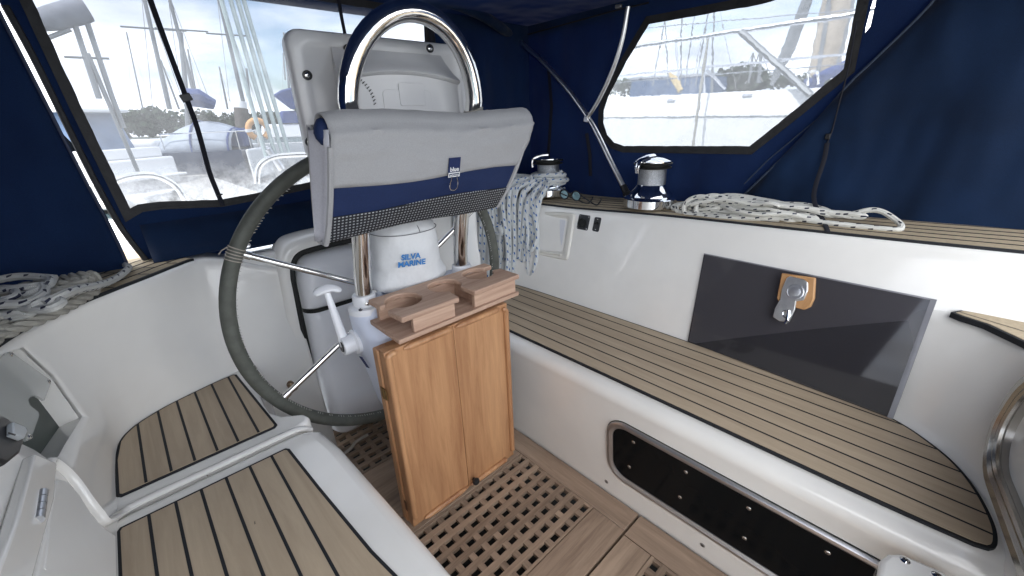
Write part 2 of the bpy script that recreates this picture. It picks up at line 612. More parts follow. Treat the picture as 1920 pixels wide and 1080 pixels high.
        if bevel:
            md = o.modifiers.new('bevel', 'BEVEL')
            md.width = bevel
            md.segments = segs
            md.limit_method = 'ANGLE'
            md.angle_limit = R(40)
            md.harden_normals = False
        if sub:
            md = o.modifiers.new('sub', 'SUBSURF')
            md.levels = sub
            md.render_levels = sub
        return o
def thing(name, label, cat, loc=(0, 0, 0), group=None, kind=None):
    o = bpy.data.objects.new(name, None)
    C.objects.link(o)
    o.empty_display_size = .1
    o.location = loc
    o['_w'] = tuple(loc)
    return tag(o, label, cat, group, kind)
def tag(o, label=None, cat=None, group=None, kind=None):
    if label:
        o['label'] = label
    if cat:
        o['category'] = cat
    if group:
        o['group'] = group
    if kind:
        o['kind'] = kind
    return o
def dup(root, loc, label=None, rotz=0):
    r = root.copy()
    C.objects.link(r)
    r.location = loc
    r.rotation_euler = (0, 0, rotz)
    if label:
        r['label'] = label
    for ch in list(root.children):
        c = ch.copy()
        C.objects.link(c)
        c.parent = r
        for g in ch.children:
            d = g.copy()
            C.objects.link(d)
            d.parent = c
    return r
def cat(pts, n=8, closed=False):
    """Catmull-Rom through the points."""
    P = [Vector(p) for p in pts]
    o = []
    N = len(P)
    for i in range(N if closed else N-1):
        if closed:
            a, b, c, d = P[i-1], P[i], P[(i+1) % N], P[(i+2) % N]
        else:
            a, b, c, d = P[max(i-1, 0)], P[i], P[i+1], P[min(i+2, N-1)]
        for k in range(n):
            t = k/n
            o.append(.5*((2*b)+(c-a)*t+(2*a-5*b+4*c-d)*t*t+(3*b-a-3*c+d)*t**3))
    if not closed:
        o.append(P[-1])
    return o
def rrect(w, h, r, n=6, cx=0, cy=0):
    p = []
    for sx, sy, a0 in ((1, 1, 0), (-1, 1, 90), (-1, -1, 180), (1, -1, 270)):
        for k in range(n+1):
            a = R(a0+90*k/n)
            p.append((cx+sx*(w/2-r)+r*math.cos(a), cy+sy*(h/2-r)+r*math.sin(a)))
    return p
def inset(pts, d):
    """Inset a closed 2D loop (any winding) by d."""
    n = len(pts)
    ar = sum(pts[i][0]*pts[(i+1) % n][1]-pts[(i+1) % n][0]*pts[i][1] for i in range(n))
    sg = 1 if ar > 0 else -1
    o = []
    for i in range(n):
        a, b, c = Vector(pts[i-1]).to_2d(), Vector(pts[i]).to_2d(), Vector(pts[(i+1) % n]).to_2d()
        e1, e2 = (b-a).normalized(), (c-b).normalized()
        n1, n2 = Vector((-e1.y, e1.x))*sg, Vector((-e2.y, e2.x))*sg
        m = (n1+n2)
        m = m.normalized() if m.length > 1e-6 else n1
        k = max(.4, m.dot(n1))
        q = b+m*(d/k)
        o.append((q.x, q.y))
    return o
def scan(pts, v, axis):
    """Intersections of a 2D loop with the line axis-coordinate = v; returns sorted other coordinates."""
    o = []
    n = len(pts)
    for i in range(n):
        a, b = pts[i], pts[(i+1) % n]
        if (a[axis]-v)*(b[axis]-v) < 0:
            t = (v-a[axis])/(b[axis]-a[axis])
            o.append(a[1-axis]+t*(b[1-axis]-a[1-axis]))
    return sorted(o)
def text_mesh(name, s, size, M, mt, parent=None, ext=.0004, bold=0, shear=0):
    cu = bpy.data.curves.new('lettering', 'FONT')
    cu.body = s
    cu.size = size
    cu.extrude = ext
    cu.align_x = 'CENTER'
    cu.align_y = 'CENTER'
    cu.offset = bold
    cu.shear = shear
    to = bpy.data.objects.new('lettering', cu)
    C.objects.link(to)
    dg = bpy.context.evaluated_depsgraph_get()
    me = bpy.data.meshes.new_from_object(to.evaluated_get(dg))
    bpy.data.objects.remove(to)
    bpy.data.curves.remove(cu)
    wl = Vector(parent['_w']) if parent is not None else Vector((0, 0, 0))
    me.transform(Matrix.Translation(-wl) @ M)
    me.materials.clear()
    me.materials.append(mt)
    o = bpy.data.objects.new(name, me)
    C.objects.link(o)
    if parent is not None:
        o.parent = parent
        o['_w'] = tuple(wl)
    return o
def basis(o, x, y):
    """Matrix with local x, y axes (z = x cross y) at origin o."""
    x = Vector(x).normalized()
    y = Vector(y)
    y = (y - x*y.dot(x)).normalized()
    z = x.cross(y)
    return Matrix(((x.x, y.x, z.x, o[0]), (x.y, y.y, z.y, o[1]), (x.z, y.z, z.z, o[2]), (0, 0, 0, 1)))
def screw(parent, p, n, r=.005, name='screw', m=None):
    b = MB()
    b.lathe([(r, -.001), (r, .0008), (r*.75, .002), (r*.3, .0023), (0.0001, .0023)], p, n, 14)
    b.mi = 1
    q = basis(p, Vector(n).orthogonal(), Vector(n).cross(Vector(n).orthogonal()))
    e = r*.55
    b.box(-e, e, -r*.1, r*.1, .002, .0027, q)
    b.box(-r*.1, r*.1, -e, e, .002, .0026, q)
    return b.build(name, [m or STEEL, BLACK], parent)
# ================================================================== COCKPIT SOLE
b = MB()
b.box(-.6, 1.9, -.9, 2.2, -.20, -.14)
tag(b.build('cockpit_floor', mat('bilge_shade_black', (.006, .006, .006), .8, nscale=10, namt=.3)), kind='structure')  # near-black colour stands in for the shade under the gratings
ST = .034                                            # sole board thickness (top at z = 0)
def lattice(x0, x1, y0, y1, parent, pitch=.0393, pitchx=.0437, hole=.0212):
    """Teak grating: long bars across the boat, short pieces between them, square holes through it."""
    bar = pitch-hole
    b = MB()
    ny = max(2, round((y1-y0-.0)/pitch))
    py = (y1-y0)/ny
    for j in range(ny+1):
        c = y0+j*py
        a0, a1 = max(y0, c-bar/2), min(y1, c+bar/2)
        b.box(x0, x1, a0+.0003, a1-.0003, -.0125, 0)
    nx = max(2, round((x1-x0)/pitchx))
    px = (x1-x0)/nx
    b.mi = 1
    for i in range(nx+1):
        c = x0+i*px
        a0, a1 = max(x0+.0004, c-bar/2), min(x1-.0004, c+bar/2)
        for j in range(ny):
            s0, s1 = y0+j*py+bar/2, y0+(j+1)*py-bar/2
            b.box(a0, a1, s0, s1, -.012, -.0009-.0006*rnd.random())
    return b.build('grating', [WOODX, WOODY], parent, flat=True)
def board(parent, x0, x1, y0, y1, m, name='sole_board'):
    b = MB()
    b.box(x0, x1, y0, y1, -ST, 0)
    return b.build(name, m, parent, bevel=.0012, segs=1)
G = .0016
t = thing('floor_panel', 'large teak floor panel with square gratings under the steering pedestal', 'floor panel', (.49, .9, -ST), 'teak floor panels of the cockpit')
board(t, .215, .297-G, .427, 1.56, WOODY)
board(t, .787+G, .863, .427, 1.56, WOODY)
board(t, .297, .787, .427, .535-G, WOODX)
lattice(.297, .787, .535, .849, t)
board(t, .297, .787, .849+G, .921-G, WOODX)
board(t, .297, .787, .921+G*1.5, 1.170-G, WOODX)
lattice(.297, .787, 1.170, 1.53, t)
t = thing('floor_panel', 'nearest teak floor panel, only a corner of its grating in view', 'floor panel', (.49, .1, -ST), 'teak floor panels of the cockpit')
board(t, .215, .310-G, -.5, .420, WOODY)
board(t, .774+G, .863, -.5, .420, WOODY)
board(t, .310, .774, .336, .420, WOODX)
lattice(.310, .774, -.14, .336-G, t)
# ================================================================== BENCHES
SZ = .425
def sweep_y(prof, y0, y1, n=12):
    return [[Vector((x, y0+(y1-y0)*k/n, z)) for x, z in prof] for k in range(n+1)]
def arc2(cx, cz, r, a0, a1, n=6):
    return [(cx+r*math.cos(R(a0+(a1-a0)*k/n)), cz+r*math.sin(R(a0+(a1-a0)*k/n))) for k in range(n+1)]
def decked_panel(parent, outline, z, lines, axis, mt, lw=.0055, border=.006, name='teak_panel', inner=None):
    """Teak deck inlay: black border, planks, black caulk lines along the given axis."""
    b = MB()
    b.mi = 1
    b.prism([(x, y, z-.004) for x, y in outline], (0, 0, .006))
    ins = inset(outline, border)
    b.mi = 0
    b.prism([(x, y, z-.003) for x, y in ins], (0, 0, .0062))
    b.mi = 1
    zz = z+.0038
    for v in lines:
        c = scan(ins, v, axis)
        for i in range(0, len(c)-1, 2):
            a0, a1 = c[i], c[i+1]
            if axis == 0:
                b.poly([(v-lw/2, a0, zz), (v+lw/2, a0, zz), (v+lw/2, a1, zz), (v-lw/2, a1, zz)])
            else:
                b.poly([(a0, v-lw/2, zz), (a1, v-lw/2, zz), (a1, v+lw/2, zz), (a0, v+lw/2, zz)])
    return b.build(name, [mt, CAULK], parent, flat=True)
# ---- right bench
tb = thing('cockpit_bench', 'long white bench with a striped teak seat and a dark window strip in its front', 'bench', (.95, .6, 0))
prof = [(.871, -.03), (.868, 0), (.832, .352)] + arc2(.862, .378, .034, 196, 108, 7)[0:] + [(.857, .4140), (.868, .4225), (.90, SZ), (1.24, SZ), (1.26, .30)]
b = MB()
b.loft(sweep_y(prof, -.32, 1.44, 16))
b.build('bench_moulding', GEL, tb, angle=50)
pts = [(.862, 1.40)] + [tuple(q[:2]) for q in cat([(.855, .9), (.8565, .4), (.857, .0), (.862, -.155)], 5)]
pts += [tuple(q[:2]) for q in cat([(.868, -.172), (.885, -.180), (.93, -.178), (.992, -.162), (1.045, -.140), (1.088, -.112), (1.13, -.068), (1.155, -.030), (1.175, .02), (1.187, .09), (1.190, .2), (1.190, .6)], 6)]
pts += [(1.182, 1.1), (1.172, 1.30), (1.15, 1.40)]
decked_panel(tb, pts, SZ+.001, [.9045, .9515, .9975, 1.0490, 1.098, 1.146], 0, TEAK, lw=.0044)
# portlight in the front face
def face_ring(parent, pts_out, pts_in, n, d0, d1, mt, name, bevel=.003):
    """Raised ring between two 3D loops on a surface with normal n: from depth d0 to height d1."""
    n = Vector(n)
    b = MB()
    rows = [[p+n*d0 for p in pts_out], [p+n*d1*.55 for p in pts_out], [p+(q-p)*.10+n*d1*.9 for p, q in zip(pts_out, pts_in)], [p+(q-p)*.16+n*d1 for p, q in zip(pts_out, pts_in)], [p+(q-p)*.55+n*d1 for p, q in zip(pts_out, pts_in)], [p+(q-p)*.60+n*d1*.93 for p, q in zip(pts_out, pts_in)], [p+(q-p)*.97+n*d1*.5 for p, q in zip(pts_out, pts_in)], [q+n*d0 for q in pts_in]]
    b.loft(rows, closed=True)
    return b.build(name, mt, parent, angle=22)
XW = .868
nW = Vector((-1, 0, -.1023)).normalized()
dW = nW.dot(Vector((.868, 0, 0)))
def UWall(px, py, off=0):
    return U(px, py, n=nW, d=dW+off)
wz0, wz1 = .095, .322
wy0, wy1 = -.42, .536
L2 = rrect(wy1-wy0, wz1-wz0, .062, 8, (wy0+wy1)/2, (wz0+wz1)/2)
Li = rrect(wy1-wy0-.042, wz1-wz0-.042, .044, 8, (wy0+wy1)/2, (wz0+wz1)/2)
tilt = lambda l: [Vector((XW-.1023*z, y, z)) for y, z in l]
pw = face_ring(tb, tilt(L2), tilt(Li), nW, -.004, .010, ALU, 'window_frame')
b = MB()
b.prism(tilt(Li), nW*.0035)
wg = b.build('window_pane', SMOKE, tb)
L3 = rrect(wy1-wy0+.004, wz1-wz0+.004, .064, 8, (wy0+wy1)/2, (wz0+wz1)/2)
b = MB()
b.prism(tilt(L3), nW*.0015)
b.build('window_gasket', RUBBER, pw)
for px, py in ((1188, 829), (1180, 875), (1286, 885), (1275, 932), (1404, 953), (1396, 1009), (1552, 1036), (1548, 1085)):
    screw(tb, UWall(px, py, .0036), nW, .0052)
for px, py in ((1137, 903), (1317, 1022)):
    screw(tb, UWall(px, py), nW, .0068, m=DSTEEL)
# small moulded fitting on the front edge of the bench
tf = thing('moulded_cleat_base', 'small white screwed-down moulding on the near edge of the long bench', 'deck fitting', (.82, -.12, .40))
b = MB()
o2 = [U(px, py, z=.402) for px, py in ((1650, 1048), (1664, 1036), (1690, 1036), (1770, 1070), (1800, 1100), (1720, 1130), (1640, 1120), (1646, 1075))]
b.prism([p-Vector((0, 0, .05)) for p in o2], (0, 0, .05))
b.build('base_plate', GEL, tf, bevel=.008, segs=3)
screw(tf, U(1697, 1051, z=.402), (0, 0, 1), .007)
screw(tf, U(1757, 1079, z=.402), (0, 0, 1), .007)
# ---- left bench
tl = thing('cockpit_bench', 'short white bench in two blocks with two striped teak pads on the left', 'bench', (0, .8, 0))
def block(y0, y1, z, xin, name, parent, rad=.03):
    b = MB()
    b.box(-.30, xin, y0, y1, -.03, z)
    return b.build(name, GEL, parent, bevel=rad, segs=5, angle=60)
b = MB()
ol = [(-.3, .972), (.150, .972), (.185, .978), (.198, .995), (.190, 1.02), (.150, 1.05), (.131, 1.09), (.128, 1.14), (.130, 1.19), (.140, 1.23), (.160, 1.27), (.168, 1.31), (.165, 1.40), (-.3, 1.40)]
b.prism([(x, y, -.03) for x, y in ol], (0, 0, SZ+.03))
b.build('rear_block', GEL, tl, bevel=.012, segs=4, angle=60)
b = MB()
ol = [(-.3, .2), (.232, .2), (.222, .60), (.214, .84), (.203, .93), (.185, .958), (.15, .966), (-.3, .966)]
b.prism([(x, y, -.03) for x, y in ol], (0, 0, SZ+.03))
b.build('locker_lid', GEL, tl, bevel=.03, segs=6, angle=60)
ol = [(-.166, 1.012)] + [(.120, 1.010), (.1275, 1.018), (.108, 1.355)]
ol += [tuple(q[:2]) for q in cat([(.100, 1.362), (.05, 1.354), (.007, 1.342), (-.04, 1.328), (-.079, 1.312), (-.124, 1.284), (-.150, 1.255), (-.164, 1.225)], 5)] + [(-.1725, 1.15), (-.173, 1.02)]
decked_panel(tl, ol, SZ+.001, [-.125, -.0825, -.0405, .002, .0435, .0865], 0, TEAK, lw=.0052)
ol = [(-.170, .918), (-.1755, .908), (-.178, .5), (-.178, .3), (.172, .3), (.156, .474), (.147, .54), (.132, .745), (.1225, .905), (.116, .914)]
decked_panel(tl, ol, SZ+.001, [-.128, -.0865, -.0445, -.001, .043, .086], 0, TEAK, lw=.0052)
# ================================================================== COAMINGS
def coaming_loft(B, T, outw=.55, zb=-.03):
    """Closed inner wall from floor to a rounded top edge and a flat deck behind it."""
    n = len(B)
    rows = []
    for i in range(n):
        b0, t0 = Vector(B[i]), Vector(T[i])
        a, c = Vector(T[max(i-1, 0)]), Vector(T[min(i+1, n-1)])
        tan = (c-a)
        tan.z = 0
        tan.normalize()
        o = Vector((-tan.y, tan.x, 0))
        if o.dot(Vector((T[i][0]-.5, T[i][1]-.6, 0))) < 0:
            o = -o
        d = (t0-b0)
        row = [b0+d*((zb-b0.z)/d.z), b0, b0+d*.012+o*.0]
        for k in (.04, .1, .2, .35, .5, .65, .8, .9):
            row.append(b0+d*k)
        up = d.normalized()
        row += [t0-up*.014, t0-up*.006+o*.0012, t0-up*.0012+o*.005, t0+o*.012+Vector((0, 0, .0002)), t0+o*.03+Vector((0, 0, .0005)), t0+o*outw+Vector((0, 0, .002))]
        rows.append(row)
    return rows
def norm_out(T, i):
    n = len(T)
    a, c = Vector(T[max(i-1, 0)]), Vector(T[min(i+1, n-1)])
    tan = (c-a)
    tan.z = 0
    tan.normalize()
    o = Vector((-tan.y, tan.x, 0))
    if o.dot(Vector((T[i][0]-.5, T[i][1]-.6, 0))) < 0:
        o = -o
    return o
BL = [(-.192, -.6, SZ), (-.186, .0, SZ), (-.182, .5, SZ), (-.178, .8, SZ), (-.176, 1.02, SZ), (-.174, 1.14, SZ), (-.168, 1.215, SZ), (-.150, 1.262, SZ), (-.118, 1.298, SZ), (-.07, 1.326, SZ), (-.01, 1.348, SZ), (.05, 1.366, SZ), (.105, 1.380, SZ), (.16, 1.39, SZ), (.22, 1.40, SZ), (.27, 1.407, SZ), (.33, 1.415, SZ)]
TL = [(-.262, -.6, .83), (-.252, .0, .812), (-.244, .5, .795), (-.238, .8, .782), (-.226, 1.0, .774), (-.208, 1.08, .772), (-.178, 1.155, .770), (-.142, 1.205, .769), (-.098, 1.250, .768), (-.045, 1.302, .767), (.01, 1.355, .766), (.062, 1.408, .765), (.108, 1.446, .764), (.155, 1.452, .755), (.205, 1.452, .735), (.26, 1.450, .708), (.33, 1.450, .680)]
BLs, TLs = cat(BL, 4), cat(TL, 4)
rowsL = coaming_loft(BLs, TLs)
tcl = thing('cockpit_coaming', 'curved white cockpit wall with a teak cap wrapping the left bench', 'coaming', (-.2, .9, .4))
b = MB()
b.loft(rowsL)
cw = b.build('coaming_wall', [GEL, GELD], tcl, angle=50, solid=.006, solid_off=-1 if False else 0)
def cap_strip(T, i0, i1, o0, o1, dz=.003, thick=.003):
    return [(Vector(T[i])+norm_out(T, i)*o0+Vector((0, 0, dz)), Vector(T[i])+norm_out(T, i)*o1+Vector((0, 0, dz))) for i in range(i0, i1)]
def capping(parent, T, i0, i1, o0, o1, lines, butts, mt, zoff=.0075):
    b = MB()
    def strip(a, c, z, mi):
        b.mi = mi
        s = cap_strip(T, i0, i1, a, c, z)
        rows = [[p+Vector((0, 0, -.008)), p, q, q+Vector((0, 0, -.008))] for p, q in s]
        b.loft(rows)
    strip(o0-.007, o0, zoff+.0006, 1)
    strip(o0, o1, zoff, 0)
    for l in lines:
        strip(l-.0015, l+.0015, zoff+.0012, 1)
    b.mi = 1
    for i, a, c in butts:
        p, q = Vector(T[i])+norm_out(T, i)*a, Vector(T[i])+norm_out(T, i)*c
        tn = (q-p).cross(Vector((0, 0, 1))).normalized()*.002
        z = Vector((0, 0, zoff+.0014))
        b.poly([p-tn+z, q-tn+z, q+tn+z, p+tn+z])
    return b.build('teak_cap', [mt, CAULK], parent, flat=True)
capping(tcl, TLs, 4, 49, .012, .42, [.047, .083, .119, .155], [(30, .012, .047), (33, .047, .083), (35, .012, .047), (36, .083, .119), (38, .047, .083), (40, .012, .047), (41, .083, .155), (43, .047, .083), (45, .012, .047), (27, .012, .047), (46, .05, .12)], TEAKG)
# drain fitting on the well wall
td = thing('drain_tap', 'small bronze drain spigot on the white wall behind the left bench', 'drain tap', U(540, 728, y=1.392))
p0 = U(540, 716, y=1.395)
b = MB()
b.lathe([(.016, 0), (.016, .006), (.011, .008), (.011, .03), (.008, .034), (.0001, .034)], p0, (.1, -1, -.2), 16)
b.lathe([(.010, 0), (.012, .012), (.012, .03), (.0001, .032)], p0+Vector((.0, -.022, .006)), (.25, -.35, -1), 14)
b.build('spigot', mat('aged_bronze', (.28, .20, .13), .4, metal=.9, nscale=40, namt=.3), td)
# ---- right coaming
BR = [(.72, 1.43, SZ), (.80, 1.42, SZ), (.90, 1.408, SZ), (.98, 1.394, SZ), (1.05, 1.372, SZ), (1.11, 1.342, SZ), (1.155, 1.300, SZ), (1.178, 1.24, SZ), (1.186, 1.16, SZ), (1.190, 1.0, SZ), (1.194, .7, SZ), (1.196, .3, SZ), (1.198, .0, SZ), (1.20, -.3, SZ), (1.20, -.7, SZ)]
TR = [(.72, 1.455, .68), (.80, 1.455, .71), (.88, 1.462, .745), (.96, 1.470, .762), (1.04, 1.462, .764), (1.125, 1.43, .764), (1.20, 1.375, .764), (1.255, 1.30, .764), (1.285, 1.20, .7645), (1.298, 1.03, .766), (1.300, .67, .784), (1.300, .30, .795), (1.300, .06, .802), (1.300, -.15, .810), (1.30, -.7, .83)]
BRs, TRs = cat(BR, 4), cat(TR, 4)
tcr = thing('cockpit_coaming', 'long straight white cockpit wall with a striped teak cap behind the right bench', 'coaming', (1.25, .6, .4))
b = MB()
b.loft(coaming_loft(BRs, TRs, .7))
b.build('coaming_wall', GEL, tcr, angle=50, solid=.006)
capping(tcr, TRs, 14, len(TRs), .012, .55, [.056, .10, .144, .188, .232], [], TEAKG)
# ---- forward bulkhead with teak step and oval port
BF = [(1.215, .22, SZ), (1.205, .12, SZ), (1.192, .03, SZ), (1.165, -.045, SZ), (1.125, -.098, SZ), (1.07, -.142, SZ), (1.0, -.176, SZ), (.92, -.196, SZ), (.86, -.206, SZ), (.80, -.214, SZ), (.72, -.222, SZ), (.60, -.232, SZ)]
TF = [(1.30, .20, .672), (1.288, .12, .672), (1.272, .04, .672), (1.258, -.02, .672), (1.235, -.075, .671), (1.20, -.122, .670), (1.14, -.163, .669), (1.06, -.19, .668), (.98, -.205, .667), (.88, -.217, .666), (.78, -.228, .665), (.60, -.245, .664)]
BFs, TFs = cat(BF, 4), cat(TF, 4)
tfw = thing('cockpit_bulkhead', 'curved white end wall at the near end of the right bench with an oval port', 'bulkhead', (1.1, -.15, .4))
def bulk_rows():
    rows = []
    for i in range(len(BFs)):
        b0, t0 = BFs[i], TFs[i]
        a, c = TFs[max(i-1, 0)], TFs[min(i+1, len(TFs)-1)]
        tan = (c-a)
        tan.z = 0
        tan.normalize()
        o = Vector((-tan.y, tan.x, 0))
        if o.dot(Vector((.7, -.8, 0))) < 0:
            o = -o
        d = t0-b0
        row = [b0+d*(-1.6), b0+d*-.02-o*.012, b0+d*.02-o*.004, b0+d*.07]
        for k in (.2, .35, .5, .65, .8, .9):
            row.append(b0+d*k)
        u = d.normalized()
        row += [t0-u*.02, t0-u*.008+o*.002, t0-u*.002+o*.008, t0+o*.02, t0+o*.05, t0+o*.4+Vector((0, 0, .004))]
        rows.append(row)
    return rows
b = MB()
b.loft(bulk_rows())
b.build('bulkhead_wall', GEL, tfw, angle=50, solid=.006)
zl = .682
led = [U(1783, 585, z=zl), U(1800, 592, z=zl), U(1847, 607, z=zl), U(1920, 641, z=zl), Vector((1.05, -.22, zl)), Vector((1.0, -.5, zl)), Vector((1.27, -.5, zl)), U(1920, 602, z=zl), U(1805, 581, z=zl)]
ledo = [(p.x, p.y) for p in led]
b = MB()
b.mi = 1
b.prism([(x, y, zl-.012) for x, y in ledo], (0, 0, .012))
li = inset(ledo, .006)
b.mi = 0
b.prism([(x, y, zl-.004) for x, y in li], (0, 0, .005))
b.mi = 1
p, q = U(1800, 585, z=zl+.0016), U(1920, 621, z=zl+.0016)
tn = (q-p).cross(Vector((0, 0, 1))).normalized()*.0013
b.poly([p-tn, q-tn, q+tn, p+tn])
b.build('teak_step', [TEAKG, CAULK], tfw, flat=True)
# oval port: follows the wall
ux = Vector((-.98, -.17, 0)).normalized()
uz = Vector((0, -.06, 1)).normalized()
un = ux.cross(uz)
if un.y < 0:
    un = -un
oc = Vector((.862, -.197, .598))
def oval(wd, ht, r, lift):
    return [oc+ux*x+uz*z+un*lift for x, z in rrect(wd, ht, r, 8)]
face_ring(tfw, oval(.40, .235, .105, .004), oval(.335, .17, .075, .004), un, -.012, .020, mat('bronzed_steel', (.45, .43, .40), .22, metal=1, nscale=8, namt=.15), 'port_frame')
b = MB()
b.prism(oval(.346, .181, .08, -.004), un*.006)
b.build('port_pane', mat('pale_acrylic', (.75, .75, .73), .12, nscale=3, namt=.05), tfw)
b = MB()
b.tube(oval(.40, .235, .105, .006), .008, 8, closed=True)
b.tube(oval(.345, .178, .08, .016), .006, 8, closed=True)
b.build('port_trim', mat('bronzed_steel'), tfw)
# ================================================================== LEFT WALL DETAILS (grazing view)
nL = Vector((1, 0, .155)).normalized()
dL = nL.dot(Vector((-.179, .8, SZ)))
def UL(px, py, off=0):
    return U(px, py, n=nL, d=dL+off)
# moulded ridge between the two pads, climbing the wall
rp_ = [UL(88, 868, .004), UL(110, 880, .004), UL(135, 905, .005), UL(160, 940, .006), UL(180, 965, .006), UL(196, 980, .006)]
rp_ = [UL(60, 1080, .003), UL(76, 960, .003), UL(82, 900, .003)] + rp_
rp2 = [Vector((-.166, .957, SZ+.004)), Vector((-.13, .969, SZ)), Vector((0, .969, SZ-.001)), Vector((.13, .969, SZ-.001)), Vector((.165, .970, SZ-.006)), Vector((.185, .972, SZ-.022))]
b = MB()
b.tube(cat(rp_+rp2, 6), .012, 12, flat=(.6, 1.0))
b.build('moulded_ridge', GEL, tcl)
# hatch door with hinge
dp = [UL(92, 905, .004), UL(110, 908, .004), UL(135, 935, .004), UL(160, 975, .004), UL(185, 1000, .004), UL(205, 1012, .004), UL(205, 1120, .004), UL(40, 1120, .004), UL(78, 960, .004)]
b = MB()
b.prism(dp, nL*.010)
th = b.build('locker_door', GELD, tcl, bevel=.004, segs=3)
h0, h1 = UL(80, 922, .016), UL(72, 976, .016)
b = MB()
for k in range(4):
    a0, a1 = h0+(h1-h0)*(k/4+.01), h0+(h1-h0)*((k+1)/4-.01)
    b.tube([a0, a1], .0062, 12)
b.build('hinge', ALU, th)
# post to the left of the door
b = MB()
b.prism([UL(38, 862, .0), UL(84, 880, .0), UL(76, 950, .0), UL(20, 1130, .0), UL(-60, 1130, .0), UL(-5, 1000, .0)], nL*.016)
b.build('wall_post', GEL, tcl, bevel=.004, segs=3)
# instrument recess: cut for real into the wall, dark panel inside, acrylic cover over it
rc = [UL(2, 668), UL(40, 652), UL(97, 704), UL(152, 782), UL(118, 836), UL(98, 872), UL(60, 846), UL(-40, 800)]
from mathutils.bvhtree import BVHTree
bvh = BVHTree.FromPolygons([v.co+Vector((-.2, .9, .4)) for v in cw.data.vertices], [tuple(p.vertices) for p in cw.data.polygons])
rcp = [(2, 668), (40, 652), (97, 704), (152, 782), (118, 836), (98, 872), (60, 846), (-40, 800)]
rfront = []
for (px_, py_), p_ in zip(rcp, rc):
    hit = bvh.ray_cast(EYE, ray(px_, py_).normalized())
    rfront.append(hit[0] if hit[0] is not None and (hit[0]-p_).length < .3 else p_)
rc = rfront
cut = MB()
cut.prism([p+nL*.04 for p in rc], nL*-.12)
co = cut.build('recess_cutter', GELD)
md = cw.modifiers.new('recess', 'BOOLEAN')
md.operation = 'DIFFERENCE'
md.object = co
md.solver = 'EXACT'
bpy.context.view_layer.update()
dg = bpy.context.evaluated_depsgraph_get()
nm = bpy.data.meshes.new_from_object(cw.evaluated_get(dg))
print('RECESS', len(cw.data.polygons), len(nm.polygons))
if len(nm.polygons) > len(cw.data.polygons):
    cw.modifiers.clear()
    cw.data = nm
else:
    cw.modifiers.remove(md)
bpy.data.objects.remove(co)
tr_ = thing('engine_panel', 'recessed dark engine panel under a clear notched acrylic cover at far left', 'engine panel', UL(60, 760))
b = MB()
n = len(rc)
for i in range(n):
    a, c = rc[i], rc[(i+1) % n]
    b.face([b.bm.verts.new(q) for q in (a+nL*.002, c+nL*.002, c-nL*.075, a-nL*.075)])
b.build('recess_liner', GEL, tr_, flat=True)
b = MB()
b.prism([p-nL*.034 for p in rc], nL*-.012)
b.build('back_panel', mat('dark_green_panel', (.012, .028, .022), .35, nscale=12, namt=.4), tr_)
for px, py, rr_ in ((92, 800, .028), (20, 735, .026), (60, 778, .016)):
    c0 = UL(px, py, -.034)
    b = MB()
    b.lathe([(rr_, -.004), (rr_, .012), (rr_*.86, .014), (rr_*.82, .008), (.0001, .008)], c0, nL, 24)
    b.build('gauge', [BLACK], tr_)
    b = MB()
    b.lathe([(rr_*.8, .0), (rr_*.8, .0095), (.0001, .0097)], c0, nL, 24)
    b.build('gauge_face', mat('gauge_glass', (.10, .13, .12), .1, nscale=5, namt=.2), tr_)
acr = bpy.data.materials.new('clear_acrylic')
acr.use_nodes = True
_t = acr.node_tree
_p = _t.nodes['Principled BSDF']
_p.inputs['Base Color'].default_value = (.60, .62, .60, 1)
_p.inputs['Roughness'].default_value = .12
_tr = _t.nodes.new('ShaderNodeBsdfTransparent')
_ms = _t.nodes.new('ShaderNodeMixShader')
_ms.inputs[0].default_value = .45
_t.links.new(_tr.outputs[0], _ms.inputs[1])
_t.links.new(_p.outputs[0], _ms.inputs[2])
_t.links.new(_ms.outputs[0], _t.nodes['Material Output'].inputs['Surface'])
aP = []
for q_ in ((22, 660), (95, 712), (52, 826)):
    hit = bvh.ray_cast(EYE, ray(*q_).normalized())
    aP.append(hit[0]*.992+EYE*.008)
aN = (aP[1]-aP[0]).cross(aP[2]-aP[0]).normalized()
if aN.x < 0:
    aN = -aN
ac = [(-20, 690), (15, 660), (22, 660), (95, 712), (96, 718), (84, 750), (70, 742), (58, 742), (53, 750), (56, 760), (72, 772), (74, 778), (58, 824), (52, 826), (-20, 775)]
b = MB()
b.prism([U(x, y, n=aN, d=aN.dot(aP[0])) for x, y in ac], aN*-.004)
b.build('acrylic_cover', acr, tr_)
for px, py in ((20, 664), (91, 715), (55, 819)):
    screw(tr_, U(px, py, n=aN, d=aN.dot(aP[0])), aN, .0045)
tk = thing('rocker_switch', 'black switch housing with a pale grey rocker at the far left edge', 'switch', UL(20, 820))
b = MB()
b.prism([UL(x, y, .034) for x, y in ((-40, 800), (4, 778), (14, 782), (50, 815), (48, 822), (40, 848), (16, 868), (-40, 850))], nL*-.03)
b.build('housing', BLACK, tk, bevel=.004, segs=3)
b = MB()
b.prism([UL(x, y, .034) for x, y in ((10, 797), (33, 806), (38, 815), (32, 828), (10, 820))], nL*.008)
rk = b.build('rocker', mat('grey_rocker', (.45, .48, .50), .35, nscale=20, namt=.05), tk, bevel=.002)
b = MB()
b.prism([UL(x, y, .0422) for x, y in ((15, 811), (28, 815), (27.5, 817), (15, 813))], nL*.001)
b.build('rocker_mark', BLACK, rk)
